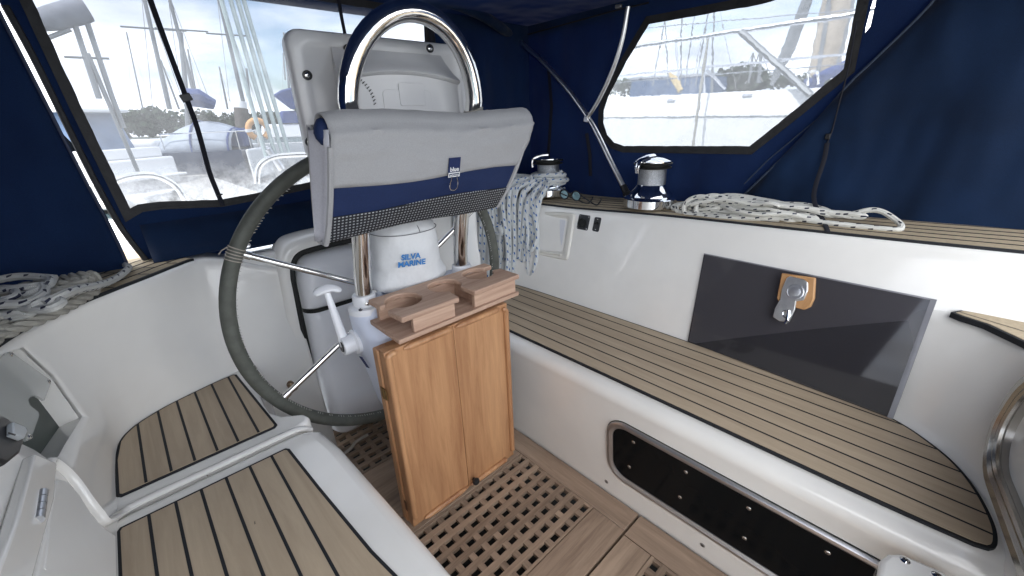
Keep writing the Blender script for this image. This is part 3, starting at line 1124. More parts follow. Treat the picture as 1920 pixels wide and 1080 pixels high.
# stains: worn sealant along the edge of the rear pad
b = MB()
for k in range(46):
    f_ = rnd.random()
    i = int(f_*40)
    base = cat([(.04, 1.366), (-.02, 1.352), (-.08, 1.334), (-.125, 1.306), (-.152, 1.27), (-.168, 1.22)], 8)
    q = base[i]
    c = Vector((q.x+rnd.uniform(-.003, .003), q.y+rnd.uniform(-.004, .003), SZ+.0035))
    l = rnd.uniform(.002, .009)
    a = math.atan2((base[i+1 if i < 40 else i]-base[i-1]).y, (base[i+1 if i < 40 else i]-base[i-1]).x)+rnd.uniform(-.4, .4)
    dx, dy = Vector((math.cos(a), math.sin(a), 0))*l, Vector((-math.sin(a), math.cos(a), 0))*rnd.uniform(.0006, .0016)
    b.prism([c-dx-dy, c+dx-dy*.3, c+dx*.8+dy, c-dx+dy*.4], (0, 0, .0006))
for zx, zy in ((365, 675), (368, 838), (371, 855), (362, 965), (357, 973), (405, 600), (430, 583), (640, 470), (700, 742), (860, 900)):
    c = U(zx/1.8, 480+zy/1.8, z=SZ+.0045)
    l, a = rnd.uniform(.0015, .004), rnd.uniform(0, 3)
    dx, dy = Vector((math.cos(a), math.sin(a), 0))*l, Vector((-math.sin(a), math.cos(a), 0))*.0009
    b.prism([c-dx-dy, c+dx-dy, c+dx*.6+dy, c-dx+dy], (0, 0, .0005))
tag(b.build('worn_sealant', mat('old_sealant', (.20, .17, .13), .8, nscale=60, namt=.3), tl, flat=True), kind='stuff')
# ================================================================== HELM SEAT BOX behind the wheel
tb2 = thing('helm_locker', 'white two-piece moulded helm seat box set in a black rubber seal behind the wheel', 'helm seat', (.57, 1.45, .02))
YB = 1.415
def box_row(z, y, x0, x1, r=.045, yb=1.62):
    p = []
    for k in range(7):
        a = R(180+90*k/6)
        p.append(Vector((x0+r+r*math.cos(a), y+r+r*math.sin(a), z)))
    for k in range(7):
        a = R(270+90*k/6)
        p.append(Vector((x1-r+r*math.cos(a), y+r+r*math.sin(a), z)))
    p.append(Vector((x1, yb, z)))
    p.append(Vector((x0, yb, z)))
    return p
b = MB()                                              # lower body, bulging forward at its foot
rows = [box_row(z, y, x0, x1, r) for z, y, x0, x1, r in ((.030, 1.40, .375, .775, .03), (.035, 1.365, .355, .79, .04), (.06, 1.345, .338, .80, .05), (.11, 1.34, .332, .805, .055), (.17, 1.35, .330, .805, .055), (.19, 1.362, .330, .805, .055), (.21, 1.370, .330, .805, .05), (.35, 1.385, .336, .802, .05), (.490, 1.398, .345, .80, .05), (.515, 1.402, .347, .80, .05), (.523, 1.410, .353, .79, .045))]
b.loft(rows, closed=True, caps=True)
b.build('seat_body', WHITE, tb2, angle=50)
b = MB()                                              # upper lid
rows = [box_row(z, y, x0, x1, r) for z, y, x0, x1, r in ((.531, 1.412, .353, .79, .045), (.538, 1.402, .347, .80, .05), (.56, 1.399, .349, .80, .05), (.62, 1.402, .352, .80, .05), (.675, 1.408, .358, .795, .055), (.70, 1.418, .372, .785, .06), (.712, 1.435, .392, .765, .06), (.716, 1.47, .42, .74, .05))]
b.loft(rows, closed=True, caps=True)
b.build('seat_lid', WHITE, tb2, angle=50)
b = MB()
b.loft([[(p.x, p.y, z+.018*math.sin(max(0, min(1, (p.x-.35)/.45))*0)) for p in box_row(z, 1.404, .350, .797, .048)] for z in (.519, .534)], closed=True)
b.build('lid_gap_seal', RUBBER, tb2)
path = [Vector((.318, 1.424, .02)), Vector((.322, 1.424, .2)), Vector((.328, 1.424, .4)), Vector((.334, 1.424, .6)), Vector((.337, 1.424, .66)), Vector((.348, 1.424, .70)), Vector((.372, 1.424, .725)), Vector((.42, 1.426, .733)), Vector((.56, 1.428, .735)), Vector((.72, 1.426, .733)), Vector((.772, 1.424, .725)), Vector((.80, 1.424, .70)), Vector((.81, 1.424, .6)), Vector((.815, 1.424, .3)), Vector((.82, 1.424, .02))]
b = MB()
b.tube(cat(path, 5), .011, 10)
b.build('black_seal', RUBBER, tb2)
b = MB()
o_ = [p+Vector((0, .004, 0)) for p in cat(path, 5)]
c_ = Vector((.57, 1.424, .35))
rows = []
for p in o_:
    d = Vector((p.x-.57, 0, p.z-.38)).normalized()
    rows.append([p+d*.006, p+d*.010+Vector((0, -.012, 0)), p+d*.030+Vector((0, -.016, 0)), p+d*.046+Vector((0, -.006, 0)), p+d*.05+Vector((0, .09, 0))])
b.loft(rows)
b.build('seat_surround', GEL, tb2, angle=60)
screw(tb2, U(634, 789, y=1.342), (0, -1, 0), .004, m=DSTEEL)
screw(tb2, U(640, 786, y=1.342), (0, -1, 0), .003, m=DSTEEL)
# cable on the sole
tcb = MB()
tcb.tube(cat([U(590, 836, z=.006), U(606, 852, z=.006), U(630, 857, z=.006), U(655, 843, z=.007), U(668, 828, z=.01), U(690, 815, z=.012)], 8), .0055, 8)
tag(tcb.build('cable', mat('grey_cable', (.40, .36, .31), .6, nscale=50, namt=.1)), 'grey cable lying on the teak floor at the foot of the helm seat', 'cable')
# latch on the locker lid
tla = thing('locker_latch', 'small chrome padlock latch on the inboard side of the left bench', 'latch', U(628, 885, x=.222))
b = MB()
b.box(-.012, .012, -.010, .002, -.004, .004, basis(U(616, 874, x=.224), (0, -1, .3), (0, .3, 1)))
b.tube([U(613, 868, x=.226), U(622, 884, x=.232)], .004, 8)
b.build('hasp', CHROME, tla, bevel=.001)
b = MB()
pc = U(631, 891, x=.236)
b.tube([pc+Vector((0, .011*math.cos(a), .011*math.sin(a))) for a in [2*math.pi*k/14 for k in range(14)]], .003, 7, closed=True)
b.build('shackle', CHROME, tla)
b = MB()
b.ball(U(636, 903, x=.236), .009, (.7, 1, 1.2))
b.ball(U(640, 910, x=.236), .006)
b.build('padlock', CHROME, tla)
# ================================================================== STEERING WHEEL
WC = Vector((.532, 1.14, .625))
WR = .425
tw = thing('helm', 'large steering wheel with a grey stitched leather rim and thin steel spokes', 'steering wheel', WC)
def wp(a, r, dy=0):
    return WC+Vector((r*math.cos(a), dy, r*math.sin(a)))
b = MB()
b.tube([wp(2*math.pi*k/120, WR) for k in range(120)], .0178, 16, closed=True)
b.build('rim', LEATHER, tw)
b = MB()
for k in range(330):
    a = 2*math.pi*k/330+rnd.uniform(-.003, .003)
    if rnd.random() < .25:
        continue
    q = wp(a, WR-.0164, -.008)
    tn = Vector((-math.sin(a), 0, math.cos(a)))
    rd = Vector((math.cos(a), 0, math.sin(a)))
    b.tube([q-tn*.002-rd*.003, q+tn*.002+rd*.002], .0009, 4)
tag(b.build('rim_stitching', mat('pale_thread', (.55, .54, .50), .8, nscale=90, namt=.2), tw), kind='stuff')
for k in range(6):
    a = R(30+60*k)
    b = MB()
    b.tube([wp(a, WR-.012), wp(a, .055, -.012)], .0082, 12)
    b.tube([wp(a, WR-.032), wp(a, WR-.016)], .0105, 12)
    b.build('spoke', STEEL, tw)
b = MB()
b.lathe([(.062, -.02), (.066, -.01), (.066, .012), (.045, .025), (.02, .028), (.0001, .028)], WC+Vector((0, -.012, 0)), (0, 1, 0), 28)
b.lathe([(.02, 0), (.02, .15)], WC+Vector((0, -.012, 0)), (0, -1, 0), 18)
b.build('hub', CHROME, tw)
b = MB()
for k in range(5):
    b.tube([wp(R(148.6+1.0*k), WR+.0188*math.cos(q), .0188*math.sin(q)) for q in [2*math.pi*j/14 for j in range(14)]], .0014, 5, closed=True)
q = wp(R(149), WR+.019)
b.tube([q, q+Vector((-.014, -.008, -.004)), q+Vector((-.022, -.010, -.011))], .0013, 5)
b.build('whipping_twine', mat('pale_twine', (.42, .38, .33), .8, nscale=90, namt=.3), tw)
# ================================================================== PEDESTAL
tp = thing('steering_pedestal', 'pale tapered steering pedestal with a polished guard arch and a throttle lever', 'pedestal', (.56, 1.0, 0))
def ped_row(z, x0, x1, y0, y1, r):
    return [Vector((x, y, z)) for x, y in rrect(x1-x0, y1-y0, r, 5, (x0+x1)/2, (y0+y1)/2)]
b = MB()
b.loft([ped_row(*a) for a in ((.24, .455, .665, .90, 1.00, .04), (.262, .425, .695, .895, 1.02, .045), (.30, .400, .72, .89, 1.04, .05), (.36, .385, .735, .885, 1.06, .05), (.45, .375, .745, .885, 1.075, .05), (.54, .366, .754, .89, 1.085, .05), (.59, .362, .758, .925, 1.088, .05), (.625, .362, .758, .972, 1.09, .045), (.655, .368, .752, .976, 1.085, .04), (.662, .385, .735, .985, 1.075, .03))], closed=True, caps=True)
b.build('pedestal_body', PED, tp, angle=50)
for x0 in (.388, .692):
    b = MB()
    b.prism([(x0, .905, -.05), (x0+.028, .905, -.05), (x0+.028, .945, -.05), (x0, .945, -.05)], (0, 0, .40))
    b.build('foot_bracket', DSTEEL, tp, bevel=.003)
# guard arch
gl = [Vector((.400, 1.025, .65)), Vector((.402, 1.01, .75)), Vector((.406, .975, .90)), Vector((.404, .935, 1.02)), Vector((.400, .915, 1.13))]
gr = [Vector((.722, 1.025, .65)), Vector((.716, 1.01, .75)), Vector((.716, .975, .90)), Vector((.722, .935, 1.02)), Vector((.726, .915, 1.13))]
top = []
for k in range(1, 28):
    a = R(180-180*k/28)
    top.append(Vector((.563+.166*math.cos(a), .915-.03*math.sin(a), 1.13+.192*math.sin(a))))
b = MB()
path = cat(gl, 5)+top+cat(gr[::-1], 5)
b.tube(path, .0212, 20)
b.build('guard_arch', STEEL, tp)
for x in (.400, .722):
    b = MB()
    b.lathe([(.045, -.012), (.045, .0), (.043, .004), (.031, .008), (.030, .032), (.028, .035), (.0225, .035)], (x, 1.022, .655), (0, 0, 1), 28)
    cl = b.build('guard_socket', WHITE, tp)
    screw(cl, Vector((x-.006, .992, .672)), (-.2, -1, 0), .006)
    screw(cl, Vector((x-.026, .994, .662)), (-.1, -.3, 1), .006)
# throttle lever
lp = U(668, 640, x=.362)
lb_ = MB()
lb_.lathe([(.034, -.005), (.034, .006), (.026, .010), (.026, .036), (.024, .040), (.0001, .040)], lp, (-1, 0, 0), 28)
lev = lb_.build('lever_boss', WHITE, tp)
b = MB()
b.lathe([(.016, .0405), (.015, .042), (.0001, .042)], lp, (-1, 0, 0), 20)
b.build('boss_cap', BLACK, lev)
b = MB()
l0, l1 = lp+Vector((-.03, 0, .0)), U(613, 548, x=.325)
b.tube(cat([l0, l0.lerp(l1, .5), l1], 6), [.0135+(.0075-.0135)*k/12 for k in range(13)], 12, flat=(1, .7))
b.tube(cat([l1+Vector((.035, -.006, -.004)), l1+Vector((.012, 0, .008)), l1+Vector((-.012, 0, .009)), l1+Vector((-.032, .004, .002))], 5), [.004, .008, .011, .012, .012, .012, .0125, .013, .013, .0125, .0125, .012, .012, .011, .009, .005][:16], 10, flat=(.8, 1.2))
b.build('throttle_lever', WHITE, tp)
bp_ = MB()
bp_.prism([U(674, 668, x=.3605), U(679, 669, x=.3605), U(693, 690, x=.3635), U(688, 688, x=.3635)], (-.0015, 0, 0))
bp_.build('badge', NAVYT, tp)
# ================================================================== COMPASS COVER
tcc = thing('compass_cover', 'white cloth compass cover lettered in blue on top of the pedestal', 'cover', (.555, 1.02, .662))
CX, CY = .556, 1.058
b = MB()
rows = []
for z, rx, ry in [(.664+(z_-.664)*.95, a_, b_) for z_, a_, b_ in ((.664, .150, .085), (.70, .138, .085), (.725, .118, .085), (.738, .112, .086), (.745, .115, .088), (.752, .113, .087), (.78, .110, .088), (.81, .109, .088), (.838, .107, .087), (.846, .1065, .0865), (.851, .104, .085), (.868, .088, .074), (.880, .06, .052), (.886, .02, .02))]:
    row = []
    for k in range(40):
        a = 2*math.pi*k/40
        wv = 1+.022*math.sin(5*a+z*30)*(z < .84)+.012*math.sin(9*a-z*55)
        ex = .88
        ca, sa = math.cos(a), math.sin(a)
        row.append(Vector((CX+rx*.84*wv*math.copysign(abs(ca)**ex, ca), CY+ry*wv*math.copysign(abs(sa)**ex, sa), z)))
    rows.append(row)
b.loft(rows, closed=True, caps=True)
cc = b.build('cover_cloth', COVER, tcc, angle=70, sub=1)
b = MB()
b.tube([Vector((CX+.0925*math.copysign(abs(math.cos(a))**.88, math.cos(a)), CY+.0895*math.copysign(abs(math.sin(a))**.88, math.sin(a)), .833)) for a in [2*math.pi*k/40 for k in range(40)]], .0012, 5, closed=True)
b.tube(cat([(CX+.004, CY-.0895, .833), (CX+.004, CY-.083, .846), (CX+.004, CY-.06, .862), (CX+.003, CY-.03, .875)], 5), .001, 5)
b.build('cover_seam', SEAM, tcc)
for s_, z, off in (('SILVA', .7945, 0), ('MARINE', .776, 0)):
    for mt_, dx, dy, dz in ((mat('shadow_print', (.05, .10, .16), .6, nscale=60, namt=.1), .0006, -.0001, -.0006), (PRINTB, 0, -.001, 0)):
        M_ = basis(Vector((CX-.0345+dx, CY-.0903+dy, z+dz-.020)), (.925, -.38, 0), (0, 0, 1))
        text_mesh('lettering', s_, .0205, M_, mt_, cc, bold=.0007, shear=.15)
# ================================================================== INSTRUMENT POD
PODC = Vector((.558, 1.0, 1.165))
tpd = thing('instrument_pod', 'pale grey moulded instrument pod with corner screws seen from behind the guard arch', 'instrument pod', PODC)
def pod_loop(wd, ht, r, y, cx=.556, cz=1.160, lean=.0):
    return [Vector((x, y, z)) for x, z in rrect(wd, ht, r, 7, cx, cz)]
PODM = mat('pod_plastic', (.60, .60, .61), .32, coat=.25, nscale=5, namt=.05)
b = MB()
W0, H0 = .448, .265
b.loft([pod_loop(W0-.03, H0-.03, .02, 1.044), pod_loop(W0-.006, H0-.006, .03, 1.041), pod_loop(W0, H0, .032, 1.034), pod_loop(W0, H0, .032, 1.02), pod_loop(W0-.003, H0-.003, .031, 1.010), pod_loop(W0-.012, H0-.012, .027, 1.004), pod_loop(W0-.05, H0-.05, .022, 1.001), pod_loop(W0-.062, H0-.062, .02, 1.004)], closed=True, caps=True)
pb = b.build('pod_case', PODM, tpd, angle=50)
# raised centre: sloping hood with a bowed lip, boss below
def hood(x):
    t_ = (x-.565)/.155
    return 1.200+.018*(1-t_*t_)
b = MB()
rows = []
N_ = 24
for i in range(N_+1):
    f_ = i/N_
    xt, xb = .42+.28*f_, .408+.312*f_
    zt = 1.262
    zl_ = hood(xb)
    rows.append([Vector((xt, 1.002, zt)), Vector((xt+(xb-xt)*.3, .992, zt+(zl_-zt)*.3)), Vector((xt+(xb-xt)*.7, .972, zt+(zl_-zt)*.72)), Vector((xb, .956, zl_+.003)), Vector((xb, .953, zl_-.001)), Vector((xb, .956, zl_-.005)), Vector((xb, .966, zl_-.008)), Vector((xb, .966, 1.05)), Vector((xb, 1.002, 1.045))])
b.loft(rows, caps=True)
b.build('pod_hood', PODM, tpd, angle=40)
b = MB()
b.prism([Vector((x, .966, z)) for x, z in rrect(.07, .05, .006, 3, .582, 1.168)], (0, -.003, 0))
b.prism([Vector((x, .966, z)) for x, z in rrect(.13, .085, .01, 3, .57, 1.135)], (0, -.0015, 0))
b.build('raised_pad', PODM, tpd, bevel=.001)
for px, py in ((576, 141), (580, 266), (652, 92), (806, 91)):
    p = U(px, py, y=1.0)
    b = MB()
    b.lathe([(.0095, -.002), (.0095, .003), (.007, .0035), (.0065, .0015), (.0001, .0015)], p, (0, -1, 0), 18)
    b.build('screw_well', BLACK, tpd)
    screw(tpd, p+Vector((0, -.001, 0)), (0, -1, 0), .0058)
b = MB()                                             # stitched cover sleeve edge
prev = None
for k in range(13):
    a = R(165-95*k/12)
    q = Vector((.437+.045*math.cos(R(95-95*k/12)), .9635, 1.148+.052*math.sin(R(95-95*k/12))))
    b.tube([q+Vector((-.003, 0, -.002)), q+Vector((.003, 0, .002))], .0009, 4)
b.build('stitches', BLACK, tpd)
# ================================================================== TABLE
YT = .845
ttb = thing('cockpit_table', 'varnished teak drop-leaf table folded down against the pedestal with a black knob', 'table', (.55, .87, .03))
X0, X1, Z0, Z1 = .352, .748, .026, .602
def rz(x0, x1, z0, z1, y0, y1, name, m=TABLEW, bev=.003, par=ttb, seg=3):
    b = MB()
    b.box(x0, x1, y0, y1, z0, z1)
    return b.build(name, m, par, bevel=bev, segs=seg)
rz(X0-.004, X1+.002, Z0, Z1-.004, .874, .900, 'rear_leaf', bev=.004)
fl = MB()
XM = .553
fl.box(X0, XM-.0008, YT, .872, Z0, Z1)
fl.box(XM+.0008, X1, YT, .872, Z0, Z1)
leaf = fl.build('front_leaf', TABLEW, ttb, bevel=.002)
def fiddle(pts, name='fiddle_rail'):
    b = MB()
    P_ = cat(pts, 6)
    n = len(P_)
    rr = [.0085*min(1, .35+min(i, n-1-i)*.25) for i in range(n)]
    b.tube(P_, rr, 12, flat=(1, 1))
    return b.build(name, TABLEW, ttb)
e = .008
yf = YT-.003
fiddle([(X0+.035, yf+.002, Z1-e), (X0+.012, yf, Z1-e-.003), (X0+e, yf, Z1-.022), (X0+e, yf, Z1-.06), (X0+e, yf, .4), (X0+e, yf, .2), (X0+e, yf, Z0+.06), (X0+e, yf, Z0+.03)])
fiddle([(X0+.05, yf, Z1-e), (X0+.1, yf, Z1-e), (XM-.04, yf, Z1-e), (XM-.006, yf, Z1-e)])
fiddle([(XM+.006, yf, Z1-e), (XM+.06, yf, Z1-e), (X1-.07, yf, Z1-e), (X1-.03, yf, Z1-e)])
fiddle([(X1-.02, yf, Z1-e-.002), (X1-e, yf, Z1-.024), (X1-e, yf, Z1-.05), (X1-e, yf, .4), (X1-e, yf, .2), (X1-e, yf, Z0+.05), (X1-e, yf, Z0+.024)])
fiddle([(X0+.035, yf, Z0+e), (X0+.08, yf, Z0+e), (.45, yf, Z0+e), (XM-.004, yf, Z0+e)])
fiddle([(XM+.004, yf, Z0+e), (.62, yf, Z0+e), (X1-.06, yf, Z0+e), (X1-.035, yf, Z0+e)])
b = MB()
b.lathe([(.006, 0), (.006, .006), (.010, .008), (.012, .013), (.010, .019), (.004, .0215), (.0001, .0215)], (XM+.012, YT-.010, Z0+.032), (0, -1, 0), 20)
b.build('knob', BLACK, ttb)
b = MB()
b.box(X0-.0062, X0-.003, .858, .886, .462, .492)
b.tube([(X0-.006, .873, .462), (X0-.006, .873, .492)], .003, 8)
b.build('hinge', mat('old_brass', (.30, .20, .09), .4, metal=.9, nscale=50, namt=.3), ttb)
rz(X0-.0052, X0-.003, .082, .118, .858, .868, 'plugged_slot', m=mat('dark_plug', (.10, .04, .015), .6, nscale=50, namt=.2), bev=.0006, seg=1)
# ================================================================== CUP HOLDER
tch = thing('cup_holder', 'bare teak cup holder with three slotted round holes above the folded table', 'cup holder', (.58, .88, .63))
ZT, ZP = .695, .634
cA, cB, cC, cD = [U(px, py, z=ZT) for px, py in ((688, 562), (905, 488), (960, 512), (745, 600))]
xa, xb_, yb_, ya = .386, .768, .965, .802
def keyhole(cx, cy, r, dirx, diry, sw):
    """Arc of a round hole starting and ending on its slot, going the long way round."""
    a0 = math.atan2(diry, dirx)
    d = math.asin(sw/r)
    return [(cx+r*math.cos(a0+d+(2*math.pi-2*d)*k/22), cy+r*math.sin(a0+d+(2*math.pi-2*d)*k/22)) for k in range(23)], d
r_ = .046
ycn = .895
c1, c2, c3 = (.447, ycn), (.575, ycn+.004), (.697, ycn+.012)
k1, _ = keyhole(*c1, r_, -1, -.25, .017)
k2, _ = keyhole(*c2, r_, .1, -1, .020)
k3, _ = keyhole(*c3, r_, 1, .12, .016)
ol = [(xa, yb_), (xa, ycn+.010)] + k1[::-1] + [(xa, ycn-.030)]
ol = [(xa, yb_), (xa, ycn+.008-.002)] + k1[::-1] + [(xa, ycn-.032), (xa+.004, ya)]
ol += [(.552, ya)] + [q for q in k2[::-1]] + [(.602, ya), (xb_, ya+.006), (xb_, ycn-.006)] + k3[::-1] + [(xb_, ycn+.034), (xb_, yb_)]
b = MB()
b.prism([(x, y, ZT-.014) for x, y in ol], (0, 0, .014))
b.build('top_plate', CUPW, tch, bevel=.003, segs=2)
b = MB()
b.prism([(.378, .808, ZP-.006), (.770, .814, ZP-.006), (.772, .962, ZP-.006), (.380, .962, ZP-.006)], (0, 0, .012))
b.build('base_plate', CUPW, tch, bevel=.002)
b = MB()
b.box(.424, .545, ya+.014, ya+.026, ZP+.006, ZT-.014)
b.build('front_wall', CUPW, tch, bevel=.001)
b = MB()
b.box(.612, .762, ya+.018, ya+.030, ZP+.006, ZT-.014)
b.build('front_wall', CUPW, tch, bevel=.001)
b = MB()
b.box(xa+.012, xb_-.012, yb_-.026, yb_-.012, ZP+.006, ZT-.014)
b.build('rear_wall', CUPW, tch, bevel=.001)
for cx in (.511, .637):
    b = MB()
    b.box(cx-.005, cx+.005, ya+.027, yb_-.027, ZP+.006, ZT-.0142)
    b.build('divider', CUPW, tch)
# ================================================================== BAG
def bagp(s, t):
    """Front sheet of the bag: s 0..1 left-right, t 0..1 top-bottom."""
    x0 = .303+(.286-.303)*t
    x1 = .808+(.755-.808)*t
    y = .795+.085*t
    z = 1.098+(.884-1.098)*t
    sag = .012*math.sin(math.pi*s)*(1 if t < .5 else .6)
    bel = -.030*math.sin(math.pi*min(1, t*1.0))**.8*(.55+.45*math.sin(math.pi*s))
    return Vector((x0+(x1-x0)*s, y+bel, z-sag*0+.004*math.sin(s*7+t*5)))
tbg = thing('wheel_bag', 'grey and navy cloth tool bag with a mesh pocket hung over the guard arch', 'bag', (.55, .85, .88))
BD = .085
def sheet(t0, t1, s0=0, s1=1, off=0.0, ns=36, ntt=14):
    rows = []
    for i in range(ntt+1):
        t = t0+(t1-t0)*i/ntt
        row = []
        for k in range(ns+1):
            p = bagp(s0+(s1-s0)*k/ns, t)
            wr = .0025*noise.noise(Vector((p.x*22, t*9, 3.1)))+.0016*math.sin(p.x*60+t*9)*max(0, .35-t)
            row.append(p+Vector((0, -off-wr, 0)))
        rows.append(row)
    return rows
b = MB()
b.loft(sheet(.44, .755, off=.001))
b.build('navy_band', BAGN, tbg, solid=.002)
MESHM = mat('mesh_pocket', (.012, .013, .016), .7, nscale=30, namt=.1)
mt_ = bpy.data.materials.new('mesh_pocket_net')
mt_.use_nodes = True
_t = mt_.node_tree
_b = _t.nodes['Principled BSDF']
_b.inputs['Roughness'].default_value = .8
_uv = _t.nodes.new('ShaderNodeUVMap')
_ck = _t.nodes.new('ShaderNodeTexBrick')
_ck.offset = 0
_ck.inputs['Scale'].default_value = 1
_ck.inputs['Brick Width'].default_value = .0078
_ck.inputs['Row Height'].default_value = .0066
_ck.inputs['Mortar Size'].default_value = .0021
_ck.inputs['Mortar Smooth'].default_value = .2
_ck.inputs['Color1'].default_value = (.34, .35, .36, 1)
_ck.inputs['Color2'].default_value = (.30, .31, .33, 1)
_ck.inputs['Mortar'].default_value = (.010, .012, .018, 1)
_t.links.new(_uv.outputs[0], _ck.inputs['Vector'])
_t.links.new(_ck.outputs['Color'], _b.inputs['Base Color'])
b = MB()
b.loft(sheet(.74, 1.0, off=.004))
for f in b.bm.faces:
    for lp_ in f.loops:
        lp_[b.uv].uv = (lp_.vert.co.x, lp_.vert.co.z)
b.build('mesh_pocket', mt_, tbg, solid=.002)
# flap: from the rolled top down over the front
b = MB()
rows = []
for i in range(22):
    row = []
    for k in range(41):
        s_ = k/40
        if i < 9:                                     # roll over the top
            a = R(170-170*i/8)
            base = bagp(s_, 0)
            ry = .034
            c0 = base+Vector((0, ry, -.004))
            dz = .032+.002*math.sin(s_*9)+.003*noise.noise(Vector((s_*11, i*.35, 4.4)))
            p = c0+Vector((0, ry*math.cos(a)*-1*-1 if False else ry*math.cos(a), dz*math.sin(a)))
            p = c0+Vector((0, -ry*math.cos(R(180-170))*0+ry*math.cos(R(10+170*i/8)), dz*math.sin(R(10+170*i/8))))
        else:
            t = (i-8)/13*.49
            lowr = .615+.0*s_
            p = bagp(s_, t)+Vector((0, -.004, 0))
            w_ = .0022*noise.noise(Vector((p.x*30, t*12, .7)))+.010*abs(noise.noise(Vector((p.x*13+t*7, t*5, 2.2))))*max(0, .5-t)*2+.0035*noise.noise(Vector((p.x*34-t*20, t*16, 5.2)))
            p += Vector((0, -w_, 0))
        ex = .012*math.sin(min(1, i/21)*math.pi)
        if s_ > .5:
            p.x += ex*(s_-.5)*2.2
        row.append(p)
    rows.append(row)
b.loft(rows)
b.build('flap', BAGG, tbg, solid=.003, angle=80)
# gussets, back, bottom
def side(s_, name, m):
    b = MB()
    rows = []
    for i in range(13):
        t = i/12
        p = bagp(s_, t)
        sg = -1 if s_ < .5 else 1
        dpt = BD*(1-.55*t**3)
        rows.append([p, p+Vector((sg*.004, dpt*.18, 0)), p+Vector((sg*(-.008), dpt*.4, .0)), p+Vector((sg*.002, dpt*.62, 0)), p+Vector((sg*.010, dpt*.85, .0)), p+Vector((sg*.002, dpt, .01*(1-t)))])
    b.loft(rows)
    b.build(name, m, tbg, solid=.002)
side(0, 'gusset', BAGL)
side(1, 'gusset', BAGL)
b = MB()
rows = []
for i in range(10):
    t = i/9
    dpt = BD*(1-.55*t**3)
    rows.append([bagp(k/12, t)+Vector((0, dpt, .01*(1-t))) for k in range(13)])
rows.append([bagp(k/12, 1)+Vector((0, .02, -.004)) for k in range(13)])
rows.append([bagp(k/12, 1)+Vector((0, -.004, 0)) for k in range(13)])
b.loft(rows)
b.build('back_panel', BAGG, tbg, solid=.002)
# grey edge piping
for s_ in (0, 1):
    b = MB()
    b.tube([bagp(s_, t/20)+Vector((0, -.003, 0)) for t in range(3, 21)], .006, 8)
    b.build('piping', BAGG, tbg)
b = MB()
b.tube([bagp(0, t/16)+Vector((-.002, BD*(1-.55*(t/16)**3), .01*(1-t/16))) for t in range(0, 17)], .006, 8)
b.build('piping', BAGG, tbg)
b = MB()
b.tube([bagp(0, 1)+Vector((0, q, -.003)) for q in (-.003, .01, .02, BD*.45)], .005, 8)
b.build('piping', BAGG, tbg)
# crumpled navy lining showing in the open roll end
b = MB()
for k in range(5):
    q = bagp(0, 0)+Vector((-.002+.003*k, .028+.006*rnd.random(), -.002-.008*rnd.random()))
    b.ball(q, .015+.004*rnd.random(), (.8, 1, 1.1+.3*rnd.random()), 12)
b.build('rolled_lining', BAGN, tbg)
# tag and loop
q = bagp(.535, .30)+Vector((0, -.010, 0))
q2 = bagp(.535, .46)+Vector((0, -.010, 0))
dn = (q2-q).normalized()
Mx = basis(q, (1, 0, 0), -dn) @ Matrix.Scale(1.15, 4)
b = MB()
b.box(-.0135, .0135, -.037, .0, 0, .0015, Mx)
tg = b.build('name_tag', NAVYT, tbg)
b = MB()
b.box(-.0135, .0135, -.0375, -.0285, .0014, .0022, Mx)
lb2 = b.build('tag_panel', PRINTW, tg)
b = MB()
b.box(-.0115, .0115, -.0355, -.0305, .0021, .0026, Mx)
b.build('tag_panel_field', NAVYT, lb2)
text_mesh('lettering', 'blue', .0125, Mx @ Matrix.Translation((0, -.0225, .0022)), PRINTW, tg, bold=.0002)
text_mesh('lettering', 'performance', .0040, Mx @ Matrix.Translation((0, -.0329, .003)), PRINTW, tg)
b = MB()
lp2 = [(-.006, -.036), (-.0095, -.050), (-.008, -.060), (0, -.0645), (.008, -.060), (.0095, -.050), (.006, -.036)]
b.tube([Mx @ Vector((x, y, .004)) for x, y in [tuple(v[:2]) for v in cat([(a, c, 0) for a, c in lp2], 5)]], .0011, 6)
b.build('wire_loop', CHROME, tbg)
# lashings between pod, bag and arch
for pts, lab in ((((.398, .915, 1.115), 1), 'grey cord lashed round the left leg of the guard arch above the bag'), (((.726, .915, 1.118), -1), 'pale cord lashed round the right leg of the guard arch above the bag')):
    (x, y, z), sg = pts
    b = MB()
    for k in range(3):
        b.tube([Vector((x+.0235*math.cos(a)*(1+.08*sg), y+.0235*math.sin(a), z+.006*k+.006*math.cos(a))) for a in [2*math.pi*j/18 for j in range(18)]], .0032, 7, closed=True)
    b.tube(cat([(x-.024*sg, y, z), (x-.040*sg, y-.012, z+.008), (x-.044*sg, y-.014, z-.02), (x-.048*sg, y-.010, z-.042)], 6), .0038, 7)
    b.tube(cat([(x-.024*sg, y, z+.004), (x-.036*sg, y-.02, z-.006), (x-.034*sg, y-.024, z-.026), (x-.038*sg, y-.016, z-.045)], 6), .0038, 7)
    b.ball((x-.042*sg, y-.013, z-.006), .009, (1, 1, 1.4), 10)
    tag(b.build('lashing_cord', ROPES), lab, 'cord', 'cords lashing the bag to the guard arch')
